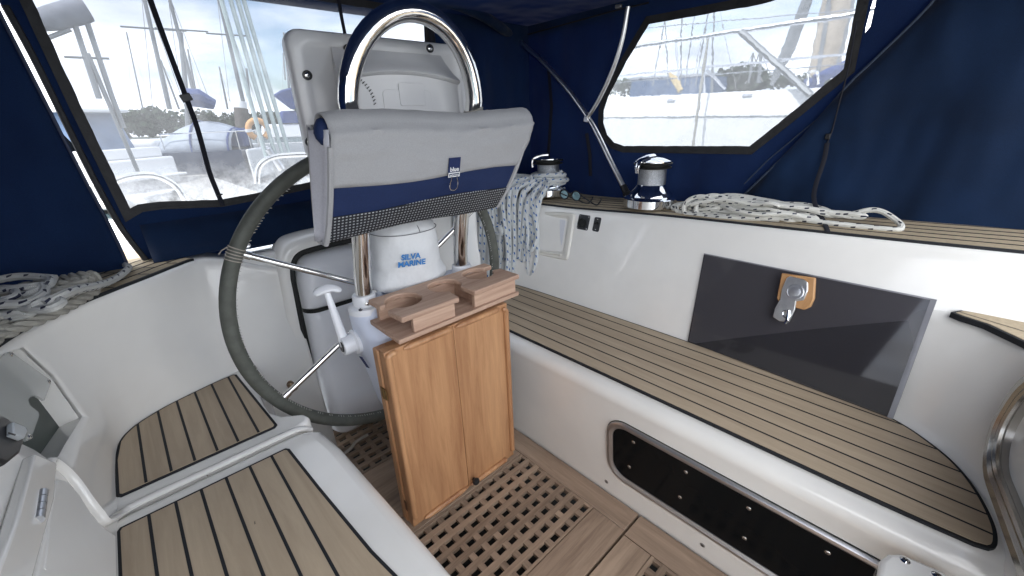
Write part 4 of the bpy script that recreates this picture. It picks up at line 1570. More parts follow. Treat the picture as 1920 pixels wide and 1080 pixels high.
# ================================================================== CANVAS ENCLOSURE
YA = 1.55          # aft panel
XR = 1.58          # right side panel
XL = -.56          # left side panel (mirror)
ZE = 1.50
def panel(parent, outer, holes, m, name='canvas_sheet', th=.003):
    b = MB()
    b.holed(outer, holes)
    return b.build(name, m, parent, solid=th, flat=True)
def binding(parent, loop, wd, off, m=BIND, name='window_binding', closed=True):
    """Flat black tape round a window opening."""
    b = MB()
    loop = [Vector(p) for p in loop]
    n = len(loop)
    rows = []
    c = sum(loop, Vector())/n
    nrm = (loop[n//4]-c).cross(loop[n//2]-c)
    if nrm.length < 1e-9:
        nrm = (loop[1]-loop[0]).cross(loop[2]-loop[1])
    nrm.normalize()
    off = Vector(off)
    for i in range(n if closed else n):
        a, d = loop[i-1], loop[(i+1) % n]
        e1, e2 = (loop[i]-a).normalized(), (d-loop[i]).normalized()
        p1, p2 = nrm.cross(e1), nrm.cross(e2)
        m_ = (p1+p2)
        m_ = m_.normalized() if m_.length > 1e-6 else p1
        k = max(.5, m_.dot(p1))
        if (c-loop[i]).dot(m_) < 0:
            m_ = -m_
        w1 = m_/k
        wob = .0018*noise.noise(loop[i]*31)
        rows.append([loop[i]+w1*(-.55*wd)+off, loop[i]+w1*(.45*wd+wob)+off, loop[i]+w1*(.45*wd+wob)+off*1.6, loop[i]+w1*(-.55*wd)+off*1.6])
    rows.append(rows[0])
    b.loft(rows, closed=True)
    return b.build(name, m, parent, flat=True)
def densify(loop, step=.02):
    o = []
    n = len(loop)
    for i in range(n):
        a, d = Vector(loop[i]), Vector(loop[(i+1) % n])
        k = max(1, int((d-a).length/step))
        o += [a.lerp(d, j/k) for j in range(k)]
    return o
VIN_A = vinyl_mat('aft_dimming_vinyl', .08, (.27, .29, .32), fog_low=.36, z0=.90, z1=1.03)  # tint far darker than real vinyl, holds back the outside brightness
VIN_R = vinyl_mat('side_dimming_vinyl', .13, (.28, .30, .33), wob=.11)  # same dark tint; extra haze stands in for mist over the far trees
tap = thing('canvas_wall', 'navy canvas wall across the stern with a big cloudy clear window', 'canvas wall', (.6, YA, .77))
a0 = U(268, 492, y=YA)
a1 = U(0, 5, y=YA)
awl = [U(240, 402, y=YA), U(262, 389, y=YA), U(300, 384, y=YA), U(360, 382, y=YA), U(415, 380, y=YA), U(490, 366, y=YA), U(580, 347, y=YA)]
wr_ = Vector((.985, YA, .925))
wtr = Vector((1.03, YA, 1.484))
wtl = Vector((-.036, YA, 1.484))
awin = awl + [wr_, wtr, Vector((.70, YA, 1.4855)), wtl, U(50, 0, y=YA), U(140, 196, y=YA)]
ledge_ = [U(x, y, y=YA) for x, y in ((2, 10), (52, 100), (102, 200), (167, 330), (214, 415), (242, 455), (272, 492))]
aout = [Vector((ledge_[-1].x+.004, YA, .745)), Vector((XR, YA, .745)), Vector((XR, YA, ZE+.004)), Vector((ledge_[0].x-.012, YA, ZE+.004))] + ledge_
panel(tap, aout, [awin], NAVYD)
binding(tap, densify(awin), .022, (0, -.004, 0))
b = MB()
b.holed([p+Vector((0, .002, 0)) for p in densify(awin, .06)], [])
b.build('clear_window', VIN_A, tap)
# outer edge hem with a thick rolled seam
b = MB()
b.tube([p+Vector((.006, -.005, 0)) for p in cat(ledge_, 5)], .007, 8, flat=(1, .6))
b.build('rolled_hem', BIND, tap)
def ribbon(pts, wd, th, side, m, name, parent):
    b = MB()
    b.tube(pts, 1.0, 6, up=side, flat=(wd/2, th/2))
    return b.build(name, m, parent)
sp_ = [U(275, -20, y=YA-.012), U(300, 50, y=YA-.012), U(348, 180, y=YA-.012), U(370, 240, y=YA-.012), U(392, 320, y=YA-.012), U(404, 352, y=YA-.012), U(418, 386, y=YA-.012)]
ribbon(cat(sp_, 5), .013, .003, (1, 0, .3), WEB, 'roll_up_strap', tap)
b = MB()
b.box(-.013, .013, -.010, .010, -.004, .004, basis(U(349, 183, y=YA-.014), (1, 0, .3), (-.3, 0, 1)))
b.build('strap_buckle', BLACK, tap, bevel=.002)
b = MB()
b.box(-.009, .009, -.012, -.008, -.005, .005, basis(U(408, 360, y=YA-.014), (1, 0, .3), (-.3, 0, 1)))
b.build('strap_buckle', BLACK, tap, bevel=.002)
ribbon([U(632, -20, y=YA-.010), U(640, 30, y=YA-.010), U(652, 90, y=YA-.010), U(664, 150, y=YA-.010)], .012, .003, (1, 0, .2), WEB, 'roll_up_strap', tap)
b = MB()
zb = [U(800, 8, y=YA-.012), U(806, 40, y=YA-.012), U(812, 90, y=YA-.012), U(815, 150, y=YA-.012)]
b.tube(cat(zb, 6), .012, 10)
b.build('window_edge_roll', WEB, tap)
b = MB()
zz = [U(820, 8, y=YA-.012), U(826, 62, y=YA-.012)]
for k in range(22):
    q = zz[0].lerp(zz[1], k/21)
    b.box(q.x-.004, q.x+.004, q.y-.002, q.y+.002, q.z-.0012, q.z+.0012)
b.build('zip_teeth', DSTEEL, tap)
b = MB()
fp = U(465, 459, y=YA-.05)
b.lathe([(.009, -.001), (.009, .0015), (.005, .003), (.0001, .003)], U(464, 460, y=1.47), (0, -1, .3), 16)
b.build('snap_fastener', CHROME, tap)
# skirt of the aft panel folding on to the deck
b = MB()
rows = []
for k in range(25):
    x = .02+.62*k/24
    rows.append([Vector((x, YA-.003, .87)), Vector((x, YA-.012-.006*math.sin(x*30), .83)), Vector((x, YA-.030-.012*math.sin(x*14), .79)), Vector((x, YA-.055-.015*math.sin(x*11+1), .774-.10*max(0, x-.16)))])
b.loft(rows)
b.build('canvas_skirt', NAVYD, tap, solid=.003, angle=80)
# ---- left curtain
tlc = thing('canvas_curtain', 'dark navy canvas curtain hanging at the far left beside a slit of daylight', 'curtain', (-.2, 1.5, .77))
ced = cat([U(x, y, y=1.495) for x, y in ((242, 506), (239, 488), (205, 415), (159, 330), (93, 200), (38, 92), (4, 25), (-22, -30), (-44, -70))], 6)
def cedge(t):
    return ced[min(len(ced)-1, int(t*(len(ced)-1)+.5))]
b = MB()
rows = []
for i in range(len(ced)):
    t = i/(len(ced)-1)
    e = cedge(t)
    zt_ = e.z
    row = []
    for k in range(25):
        f_ = k/24
        x = e.x+(-.56-e.x)*f_
        row.append(Vector((x, 1.495+.012*math.sin(f_*9+t*2.5)*f_+.016*noise.noise(Vector((x*5, zt_*2, 1))), zt_)))
    rows.append(row)
b.loft(rows)
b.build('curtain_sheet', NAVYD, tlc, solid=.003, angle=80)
b = MB()
b.tube([p+Vector((-.004, -.006, 0)) for p in ced[4:]], .0028, 6)
b.build('curtain_zip', mat('navy_zip_tape', (.02, .03, .07), .6, nscale=90, namt=.1), tlc)
# ---- unseen left side, made solid to block sun, cut short to admit skylight
tls = thing('canvas_wall', 'unseen navy canvas side panel on the left, made solid to block the sun', 'canvas wall', (XL, .4, .8))
panel(tls, [Vector((XL, 1.52, .74)), Vector((XL, .28, .74)), Vector((XL, .10, 1.50)), Vector((XL, 1.52, 1.50))], [], NAVY)
# ---- right side panel
trs = thing('canvas_wall', 'navy canvas side panel with an angled clear window on the right', 'canvas wall', (XR, .7, .8))
rw = [U(1216, 39, x=XR), U(1172, 112, x=XR), U(1137, 180, x=XR), U(1129, 206, x=XR), U(1128, 232, x=XR), U(1136, 256, x=XR), U(1150, 272, x=XR), U(1170, 279, x=XR), U(1290, 280, x=XR), U(1408, 281, x=XR), U(1500, 208, x=XR), U(1592, 132, x=XR), U(1606, 60, x=XR), U(1622, -20, x=XR), U(1622, -60, x=XR), U(1430, 0, x=XR)]
slit = [U(1640, -10, x=XR), U(1634, 10, x=XR), U(1623, 52, x=XR), U(1622, 62, x=XR), U(1632, 50, x=XR), U(1641, 10, x=XR), U(1645, -10, x=XR)]
panel(trs, [Vector((XR, YA-.001, .75)), Vector((XR, -.75, .75)), Vector((XR, -.75, ZE+.004)), Vector((XR, YA-.001, ZE+.004))], [rw, slit], NAVY)
binding(trs, densify(rw), .026, (-.004, 0, 0))
b = MB()
b.holed([p+Vector((.002, 0, 0)) for p in densify(rw, .05)], [])
b.build('clear_window', VIN_R, trs)
b = MB()
b.tube([U(1028, 120, x=XR-.004), U(1034, 200, x=XR-.004), U(1026, 320, x=XR-.004)], .010, 6, flat=(.2, 1))
b.tube([U(1100, 250, x=XR-.008), U(1106, 290, x=XR-.008), U(1107, 330, x=XR-.008)], .010, 6, flat=(.2, 1))
b.build('sewn_strip', WEB, trs)
b = MB()
for p, q in (((985, 66), (1152, 20)), ((1152, 20), (1216, 5))):
    b.tube([U(*p, x=XR-.004), U(*q, x=XR-.004)], .003, 6)
b.build('roof_seam', WEB, trs)
# webbing strap hanging in front of it
tws = thing('webbing_strap', 'narrow navy webbing strap hanging down over the rope pile on the right', 'strap', U(1555, 432, z=.82))
pts = [U(1606, 40, x=1.55), U(1590, 130, x=1.55), U(1572, 200, x=1.55), U(1560, 246, x=1.55), U(1551, 268, x=1.55), U(1545, 300, x=1.545), U(1530, 345, x=1.52), U(1526, 372, x=1.46), U(1534, 398, x=1.405), U(1546, 418, x=1.385), U(1552, 434, z=.806)]
b = MB()
b.tube(cat(pts[:5], 5), .0022, 6)
b.build('cord', WEB, tws)
ribbon(cat(pts[4:], 5), .012, .003, (0, 1, 0), WEB, 'webbing', tws)
b = MB()
b.box(-.006, .006, -.008, .008, -.003, .003, basis(U(1552, 256, x=1.548), (0, 1, 0), (0, 0, 1)))
b.build('slider', BLACK, tws, bevel=.0015)
# ---- forward sprayhood flap overlapping the side panel
tff = thing('canvas_wall', 'plain dark navy canvas flap overlapping the window panel at the right edge', 'canvas wall', (1.55, .1, .8))
XF = 1.562
fl_ = [(1770, -40), (1745, 8), (1640, 112), (1590, 160), (1500, 262), (1440, 322), (1386, 374), (1372, 392)]
edge = cat([U(x, y, x=XF) for x, y in fl_], 4)
b = MB()
rows = []
for i, p in enumerate(edge):
    row = []
    for k in range(31):
        f_ = k/30
        yy = p.y+(-.75-p.y)*f_
        bow = .030*math.sin(f_*math.pi)*.6+.010*noise.noise(Vector((yy*4, p.z*5, 2)))+.012*math.sin((yy*.8+p.z)*20)*math.exp(-f_*5)*(1-abs(p.z-1.0))
        row.append(Vector((XF-bow, yy, p.z)))
    rows.append(row)
b.loft(rows)
b.build('flap_sheet', NAVYD, tff, solid=.003, angle=80)
b = MB()
b.tube([p+Vector((-.003, 0, 0)) for p in edge], .0035, 6)
b.tube([U(x, y, x=XF-.003) for x, y in ((1566, 196), (1500, 250), (1440, 300), (1395, 345))], .002, 6)
b.build('flap_hem', mat('faded_hem', (.03, .045, .08), .8, nscale=90, namt=.2), tff)
# ---- roof
tro = thing('canvas_roof', 'navy canvas roof of the cockpit tent', 'canvas roof', (.5, .5, 1.5))
b = MB()
rows = []
for j in range(-1, 13):
    y = YA+.010-(YA+.308)*max(j, 0)/12
    row = []
    for k in range(-1, 26):
        f_ = min(1, max(0, k/24))
        x = XL-.010+(XR-XL+.020)*f_
        z = ZE+.10*math.sin(math.pi*f_)*min(1, max(0, (YA-y)/.5))+.006*noise.noise(Vector((x*4, y*4, 0)))*min(1, (YA+.01-y)*3)
        if j < 0 or k < 0 or k > 24:
            z -= .045
        row.append(Vector((x, y+(.004 if j < 0 else 0), z)))
    rows.append(row)
b.loft(rows)
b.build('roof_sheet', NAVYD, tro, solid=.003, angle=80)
# ---- bows
def bow(label, pts, r, m, group=None, extra=None):
    t = thing('tent_bow', label, 'tent pole', pts[0], group)
    b = MB()
    b.tube(cat(pts, 8), r, 14)
    b.build('tube', m, t)
    return t
hp = [U(1175, 362, x=1.525), U(1140, 292, x=1.53), U(1112, 236, x=1.535), U(1085, 195, x=1.535), U(1058, 160, x=1.535), U(1015, 113, x=1.535), U(965, 69, x=1.535)]
t1 = bow('polished steel tent bow rising from the near winch and curving up past the zip', hp, .0105, BSTEEL)
b = MB()
b.lathe([(.018, -.012), (.018, 0), (.014, .004), (.013, .035), (.0105, .036)], hp[0], (hp[1]-hp[0]), 14)
b.build('foot_socket', BLACK, t1)
slv = [hp[-1]+Vector((0, .004, -.004)), U(925, 42, y=1.50), U(890, 22, y=1.50), U(850, 6, y=1.50), U(800, -8, y=1.50), U(740, -14, y=1.50), U(600, -30, y=1.50)]
b = MB()
b.tube(cat(slv, 8), .020, 12)
b.build('canvas_sleeve', NAVYD, t1)
b = MB()
zc = U(957, 60, x=1.50)
b.box(-.006, .006, -.004, .010, -.003, .005, basis(zc, (0, 1, .3), (0, -.3, 1)))
b.tube([zc+Vector((-.004, 0, -.004)), U(959, 66, x=1.495), U(960, 76, x=1.495)], .0042, 8, flat=(.5, 1.2))
b.build('zip_pull', CHROME, t1, bevel=.001)
sp2 = [U(1100, 223, x=1.528), U(1122, 188, x=1.525), U(1148, 132, x=1.52), U(1166, 76, x=1.515), U(1178, 12, x=1.51)]
t2 = bow('shorter curved steel strut clamped to the tent bow left of the side window', sp2, .0085, BSTEEL)
b = MB()
b.box(-.010, .010, -.012, .012, -.008, .008, basis(sp2[0], (0, 1, .2), (0, -.2, 1)))
b.build('clamp', ALU, t2, bevel=.002)
b = MB()
b.box(-.012, .012, -.006, .006, -.006, .006, basis(U(1160, 12, x=1.50), (0, 1, 0), (0, 0, 1)))
b.build('roof_bracket', DSTEEL, t2, bevel=.002)
# ================================================================== WINCHES
ZC = .804
def make_winch(loc, label):
    t = thing('winch', label, 'winch', loc, 'chrome winches on the teak cap')
    o = Vector(loc)
    K = 1.16
    KZ = .95
    def sc(pr):
        return [(r*K if r > .001 else r, z*KZ) for r, z in pr]
    b = MB()
    b.lathe(sc([(.078, 0), (.0805, .003), (.0805, .031), (.078, .034), (.066, .037), (.064, .040)]), o, seg=48)
    b.build('base', CHROME, t, angle=30)
    b = MB()
    b.lathe(sc([(.064, .040), (.062, .050), (.050, .066), (.043, .078), (.0415, .082)]), o, seg=48)
    b.build('skirt', CHROME, t, angle=30)
    b = MB()
    b.lathe(sc([(.0415, .082), (.0415, .136), (.043, .139)]), o, seg=48)
    b.build('drum', KNURL, t)
    b = MB()
    b.lathe(sc([(.043, .139), (.054, .141), (.055, .145), (.045, .148), (.045, .152), (.056, .155), (.057, .159), (.050, .162)]), o, seg=48)
    b.build('self_tailer', RUBBER, t, angle=30)
    b = MB()
    b.lathe(sc([(.050, .162), (.053, .1625), (.053, .166), (.046, .169), (.030, .176), (.014, .179), (.0001, .1795)]), o, seg=48)
    b.build('cap', CHROME, t, angle=30)
    b = MB()
    dl = Vector((-.72, .22, 0)).normalized()
    pn = o+dl*.050
    b.tube(cat([o+Vector((0, 0, .172)), o+dl*.03+Vector((0, 0, .170)), o+dl*.062+Vector((0, 0, .160)), o+dl*.071+Vector((0, 0, .142)), o+dl*.069+Vector((0, 0, .122))], 5), [.012]*6+[.011]*6+[.010]*5+[.009]*4, 10, flat=(.8, 1.1))
    b.build('feeder_arm', CHROME, t)
    return t
wc2 = U(1212, 386, z=ZC)
wc2 = Vector((1.405, .775, ZC-.010))
wn = make_winch(wc2, 'bright chrome winch with a bare drum beside the steel bow foot')
dup(wn, (1.425, 1.29, .785), 'chrome winch with a hank of blue flecked rope hung round it', rotz=-.5)
# ================================================================== ROPES
def rope(name, loops, r, m, label, cat_, seg=8, group=None, parts=None):
    b = MB()
    for pts, closed in loops:
        b.tube(pts, r, seg, closed=closed)
    o = b.build(name, m)
    return tag(o, label, cat_, group)
# right pile along the teak cap
rr = random.Random(11)
loops = []
cx = []
def deck_z(y):
    return .806-.036*max(y, 0)
path = []
extra = []
ends = [(.66, .10), (.62, .20), (.60, .30)]
n_l = 10
for i in range(n_l):
    yA = rr.uniform(.50, .645)
    yB = rr.uniform(.22, .38) if i not in (9, 10) else .16
    if i % 3 == 0:
        yA = .64
    xm = 1.40+rr.uniform(-.02, .03)
    wd = rr.uniform(.018, .04)
    zz0 = .009+.0030*i*rr.uniform(.6, 1.2)
    m_ = (yA+yB)/2
    ph = rr.uniform(0, 6)
    for k in range(12):
        a = 2*math.pi*k/12
        y = m_+(yA-yB)/2*math.cos(a)
        x = xm+wd*math.sin(a)+.012*math.sin(ph+k*1.3)
        hump = .030*math.exp(-((y-.50)/.07)**2)+.022*math.exp(-((y-.36)/.08)**2)
        z = deck_z(y)+zz0+hump*(.3+.7*i/n_l)*(1 if i > 3 else .4)+.004*math.sin(ph*2+k*2.1)
        path.append((x, y, z))
for (y0_, h_, w_) in ((.63, .030, .02), (.60, .055, .03), (.565, .060, .025), (.53, .045, .03), (.655, .022, .015)):
    x0_ = 1.385+rr.uniform(-.02, .03)
    extra.append((cat([(x0_+.02, y0_-.16, deck_z(.45)+.02+h_*.3), (x0_+.01, y0_-.08, deck_z(.5)+.02+h_*.6), (x0_, y0_-.025, deck_z(.6)+.012+h_), (x0_-.008, y0_+.01, deck_z(.6)+.008+h_*.85), (x0_-.016, y0_+.022, deck_z(.6)+.010+h_*.4), (x0_-.022, y0_+.008, deck_z(.6)+.010), (x0_-.026, y0_-.05, deck_z(.58)+.010), (x0_-.03, y0_-.13, deck_z(.5)+.012), (x0_-.01, y0_-.22, deck_z(.4)+.016)], 7), False))
big = [(1.43, .33, .822), (1.43, .22, .824), (1.445, .15, .846), (1.43, .10, .828), (1.405, .085, .814), (1.39, .105, .811), (1.385, .18, .811), (1.38, .27, .812), (1.39, .36, .813)]
ROPER = .0070
rope('rope_pile', [(cat(path, 5), False), (cat(big, 7), False)]+extra, ROPER, ROPEK, 'pile of white rope with dark flecks spread along the teak cap on the right', 'rope')
# hank hung on the far winch
rr = random.Random(5)
wq = Vector((1.425, 1.29, .785))
hl = []
for i in range(20):
    f_ = i/19
    yb = 1.475-.235*f_+rr.uniform(-.012, .012)          # where it crosses the coaming edge
    drop = rr.uniform(.24, .38) if i % 3 else rr.uniform(.37, .43)
    if i > 13:
        drop *= .74
    xw = min(TRs, key=lambda q: abs(q.y-yb) if q.x > 1.0 else 9).x-.012+rr.uniform(-.010, .006)
    ly = yb+rr.uniform(-.05, .02)
    ztop = .79+rr.uniform(0, .05)
    a0_ = R(200+140*f_)
    wrap = .058+.016*rr.random()
    p = []
    p.append(wq+Vector((wrap*math.cos(a0_+1.2), wrap*math.sin(a0_+1.2), .045+.05*rr.random())))
    p.append(wq+Vector((-.085+.01*rr.random(), .05+(yb-1.33)*.6, .055+.03*rr.random())))
    p.append(Vector((xw+.055, yb, ztop+.012)))
    p.append(Vector((xw+.004, yb+.004, ztop-.03)))
    p.append(Vector((xw-.028, ly, .76-drop*.5)))
    p.append(Vector((xw-.045, ly-.010, .79-drop*.9)))
    p.append(Vector((xw-.046, ly-.022-rr.uniform(0, .02), .79-drop)))
    p.append(Vector((xw-.043, ly-.045, .79-drop*.9)))
    p.append(Vector((xw-.024, ly-.050, .75-drop*.45)))
    p.append(Vector((xw+.004, yb-.045, ztop-.035)))
    p.append(Vector((xw+.05, yb-.040, ztop+.006)))
    p.append(wq+Vector((-.075, -.02+(yb-1.33)*.5, .05+.03*rr.random())))
    p.append(wq+Vector((wrap*math.cos(a0_), wrap*math.sin(a0_), .04+.04*rr.random())))
    hl.append((cat(p, 5), False))
for k in range(5):                                     # turns round the drum
    rr_ = .060+.012*(k % 3)
    hl.append(([wq+Vector((rr_*math.cos(a), rr_*math.sin(a), .045+.011*k+.004*math.sin(2*a))) for a in [2*math.pi*j/30 for j in range(30)]], True))
# knot and tail loop
kc = Vector((1.165, 1.335, .665))
for k in range(4):
    hl.append(([kc+Vector((.012*math.sin(a*2), .020*math.cos(a+k), .018*math.sin(a+k*1.1))) for a in [2*math.pi*j/20 for j in range(20)]], True))
hl.append((cat([kc, kc+Vector((-.012, .03, -.06)), kc+Vector((-.016, .06, -.11)), kc+Vector((-.018, .045, -.145)), kc+Vector((-.018, 0, -.15)), kc+Vector((-.014, -.012, -.11)), kc+Vector((-.008, .0, -.05)), kc], 6), False))
rope('rope_hank', hl, .0092, ROPEB, 'hank of white rope with blue flecks hanging down from the far winch', 'rope')
# left heap: three-strand rope and braided rope
def strand(pts, r):
    """Three real strands laid round the path."""
    pts = [Vector(p) for p in pts]
    o = [[], [], []]
    N = None
    s = 0
    for i, p in enumerate(pts):
        T = (pts[min(i+1, len(pts)-1)]-pts[max(i-1, 0)]).normalized()
        N = (Vector((0, 0, 1)) if N is None else N)
        N = (N-T*N.dot(T))
        N = N.normalized() if N.length > 1e-5 else T.orthogonal().normalized()
        B = T.cross(N)
        if i:
            s += (p-pts[i-1]).length
        for k in range(3):
            a = s/(r*6.5)*2*math.pi+k*2.094
            o[k].append(p+(N*math.cos(a)+B*math.sin(a))*r*.5)
    return [(q, False) for q in o]
ZL = .776
def LZ(px, py, h=0):
    return U(px, py, z=ZL+h)
st = []
for pts in ([(-70, 640, .02), (0, 628, .016), (50, 608, .014), (110, 583, .014), (150, 562, .014), (176, 545, .016), (182, 528, .03), (172, 517, .045), (150, 518, .045), (110, 526, .035), (60, 536, .03), (0, 548, .03), (-50, 560, .03)],
            [(-60, 600, .03), (0, 598, .03), (60, 582, .03), (110, 560, .034), (150, 540, .036), (168, 530, .036), (160, 526, .044), (120, 534, .042), (90, 545, .04), (60, 552, .04), (20, 560, .03)],
            [(20, 575, .04), (80, 560, .05), (130, 542, .05), (155, 532, .052), (140, 530, .054), (100, 540, .05), (70, 546, .05)],
            [(-30, 655, .012), (2, 622, .02), (6, 600, .024), (2, 594, .02), (-20, 600, .02)]):
    pp = cat([LZ(x, y, h) for x, y, h in pts], 14)
    # resample evenly
    ev = [pp[0]]
    for p in pp[1:]:
        if (p-ev[-1]).length > .004:
            ev.append(p)
    st += strand(ev, .0112)
b = MB()
for pts, c in st:
    b.tube(pts, .0060, 7)
tag(b.build('strand_rope', ROPES), 'greyish three-strand rope coiled in the heap on the left coaming', 'rope')
br = []
for pts in ([(-60, 535, .05), (0, 524, .055), (40, 518, .058), (80, 520, .055), (105, 522, .05)],
            [(-40, 585, .05), (0, 572, .056), (50, 568, .058), (76, 556, .062), (84, 545, .064), (80, 536, .066), (60, 538, .066), (30, 541, .064), (0, 544, .06), (-40, 550, .05)],
            [(-30, 548, .05), (10, 541, .055), (28, 546, .06), (30, 556, .06), (15, 562, .058), (-20, 568, .05)],
            [(-30, 578, .04), (20, 574, .045), (60, 580, .05), (95, 578, .055), (112, 570, .058), (112, 564, .06), (90, 562, .062), (70, 570, .06), (60, 578, .052)],
            [(75, 575, .045), (110, 558, .055), (150, 543, .05), (175, 537, .04), (200, 530, .02), (222, 519, .012), (236, 508, .012), (241, 501, .010), (236, 497, .008)],
            [(85, 570, .06), (120, 552, .066), (150, 541, .056), (172, 537, .045)],
            [(-40, 596, .03), (10, 590, .036), (40, 586, .04), (56, 588, .036), (20, 596, .03), (-40, 606, .02)],
            [(20, 560, .05), (60, 550, .06), (90, 535, .066), (95, 525, .066), (85, 522, .066)]):
    br.append((cat([LZ(x, y, h) for x, y, h in pts], 9), False))
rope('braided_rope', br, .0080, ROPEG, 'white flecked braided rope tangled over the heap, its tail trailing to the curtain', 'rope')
# ================================================================== SUNGLASSES
tsg = thing('sunglasses', 'pair of mirrored sunglasses resting on the teak cap between the winches', 'sunglasses', U(1075, 378, z=.80))
lens = mat('mirror_lens', (.35, .55, .62), .05, metal=.9, nscale=30, namt=.2)
g1, g2 = U(1058, 373, z=.800), U(1080, 376, z=.800)
gx = (g2-g1).normalized()
for c in (g1, g2):
    loop = [c+gx*.0215*math.cos(a)+Vector((0, 0, .018+.0185*math.sin(a))) for a in [2*math.pi*k/24 for k in range(24)]]
    b = MB()
    b.tube(loop, .0026, 8, closed=True)
    fr = b.build('frame_rim', BLACK, tsg)
    b = MB()
    b.prism(loop, Vector((.0015, .0015, 0)))
    b.build('mirror_lens', lens, fr)
b = MB()
m1, m2 = g1+gx*.02+Vector((0, 0, .022)), g2-gx*.02+Vector((0, 0, .022))
b.tube(cat([m1, m1.lerp(m2, .5)+Vector((0, 0, .004)), m2], 4), .0022, 8)
b.build('bridge', BLACK, tsg)
for c, s_ in ((g1, -1), (g2, 1)):
    b = MB()
    h = c+gx*.023*s_+Vector((0, 0, .022))
    e = U(1122 if s_ > 0 else 1106, 382 if s_ > 0 else 379, z=.800)
    b.tube(cat([h, h.lerp(e, .5)+Vector((0, 0, -.006)), h.lerp(e, .9)+Vector((0, 0, -.008)), e+Vector((.0, -.008, .010)), e+Vector((0, -.012, .022))], 5), .0028, 8)
    b.build('temple_arm', BLACK, tsg)
# ================================================================== FIXTURES ON THE RIGHT COAMING FACE
nR = Vector((-1, 0, .305)).normalized()
dR = nR.dot(Vector((1.194, .7, SZ)))
def UR(px, py, off=0):
    return U(px, py, n=nR, d=dR+off)
tsp = thing('speaker_box', 'square cream recessed box with a pale screen beside the hanging rope', 'speaker box', UR(1035, 445))
o4 = [UR(996, 394), UR(1081, 400), UR(1067, 489), UR(985, 474)]
def lerp4(q, u, v):
    return q[0].lerp(q[1], u).lerp(q[3].lerp(q[2], u), v)
fo = [lerp4(o4, u, v) for u, v in rrect(1, 1, .07, 4, .5, .5)]
fi = [lerp4(o4, u, v) for u, v in rrect(.72, .70, .06, 4, .50, .48)]
nRr = nR
CREAM = mat('cream_frame', (.72, .70, .64), .4, coat=.2, nscale=8, namt=.05)
face_ring(tsp, fo, fi, nR, -.004, .012, CREAM, 'frame')
b = MB()
fj = [lerp4(o4, u, v) for u, v in rrect(.72, .70, .06, 4, .50, .48)]
b.prism([p+nR*.002 for p in fj], nR*.0015)
b.build('recess_floor', CREAM, tsp)
b = MB()
fk = [lerp4(o4, u, v) for u, v in rrect(.62, .55, .03, 3, .51, .44)]
b.prism([p+nR*.0036 for p in fk], nR*.002)
b.build('screen_panel', mat('pale_screen', (.68, .69, .73), .35, nscale=200, namt=.06), tsp)
b = MB()
q0, q1 = lerp4(o4, .10, .90), lerp4(o4, .86, .90)
b.tube([q0+nR*.010, q1+nR*.010], .006, 10)
b.build('lower_lip', CREAM, tsp)
tso = thing('power_socket', 'square black power socket on the white coaming under the sunglasses', 'socket', UR(1095, 417))
Mq = basis(UR(1095, 417), (0, -1, 0), (.29, 0, .957))
b = MB()
b.prism([Mq @ Vector((x, y, -.001)) for x, y in rrect(.054, .058, .006, 3)], nR*.006)
b.build('plate', BLACK, tso, bevel=.0015)
b = MB()
b.lathe([(.018, .004), (.018, .010), (.014, .011), (.012, .007), (.0001, .007)], UR(1093, 418), nR, 24)
b.build('cap', RUBBER, tso)
for x in (-.021, .021):
    for y in (-.023, .023):
        screw(tso, Mq @ Vector((x, y, .005)), nR, .0028)
tsw = thing('toggle_switch', 'small narrow black switch plate right of the square socket', 'switch', UR(1120, 420))
Mq = basis(UR(1120, 421), (0, -1, 0), (.29, 0, .957))
b = MB()
b.prism([Mq @ Vector((x, y, -.001)) for x, y in rrect(.031, .054, .006, 3)], nR*.006)
b.build('plate', BLACK, tsw, bevel=.0015)
b = MB()
b.tube([Mq @ Vector((0, .006, .004)), Mq @ Vector((0, .002, .016))], .0045, 10)
b.build('toggle', RUBBER, tsw)
for y in (-.019, .019):
    screw(tsw, Mq @ Vector((0, y, .005)), nR, .0028)
# ================================================================== WASHBOARD leaning on the coaming
twb = thing('washboard', 'tinted acrylic washboard leaning on the right coaming with a wooden lock pad', 'washboard', (1.16, .22, SZ))
bl, br_ = U(1289, 640, z=SZ+.006), U(1674, 786, z=SZ+.006)
tl_ = U(1320, 475, n=nR, d=dR+.012)
tr2 = U(1757, 562, n=nR, d=dR+.012)
pn = (br_-bl).cross(tl_-bl).normalized()
if pn.x > 0:
    pn = -pn
acm = bpy.data.materials.new('smoked_acrylic')
acm.use_nodes = True
_t = acm.node_tree
_p = _t.nodes['Principled BSDF']
_p.inputs['Base Color'].default_value = (.06, .058, .064, 1)
_p.inputs['Roughness'].default_value = .05
_p.inputs['Specular IOR Level'].default_value = .7
_tr = _t.nodes.new('ShaderNodeBsdfTransparent')
_tr.inputs['Color'].default_value = (.36, .35, .38, 1)
_ms = _t.nodes.new('ShaderNodeMixShader')
_ms.inputs[0].default_value = .52
_t.links.new(_tr.outputs[0], _ms.inputs[1])
_t.links.new(_p.outputs[0], _ms.inputs[2])
_t.links.new(_ms.outputs[0], _t.nodes['Material Output'].inputs['Surface'])
b = MB()
b.prism([bl, br_, tr2, tl_], pn*-.010)
b.build('acrylic_sheet', acm, twb, bevel=.0008, segs=1)
EDG = mat('edge_highlight_paint', (.20, .20, .22), .2, nscale=20, namt=.15)  # pale strips laid on the face, painting in the edge highlight
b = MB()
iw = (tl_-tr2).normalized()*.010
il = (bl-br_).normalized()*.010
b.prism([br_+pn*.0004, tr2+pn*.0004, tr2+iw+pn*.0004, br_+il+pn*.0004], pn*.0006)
dwn = (bl-tl_).normalized()*.0035
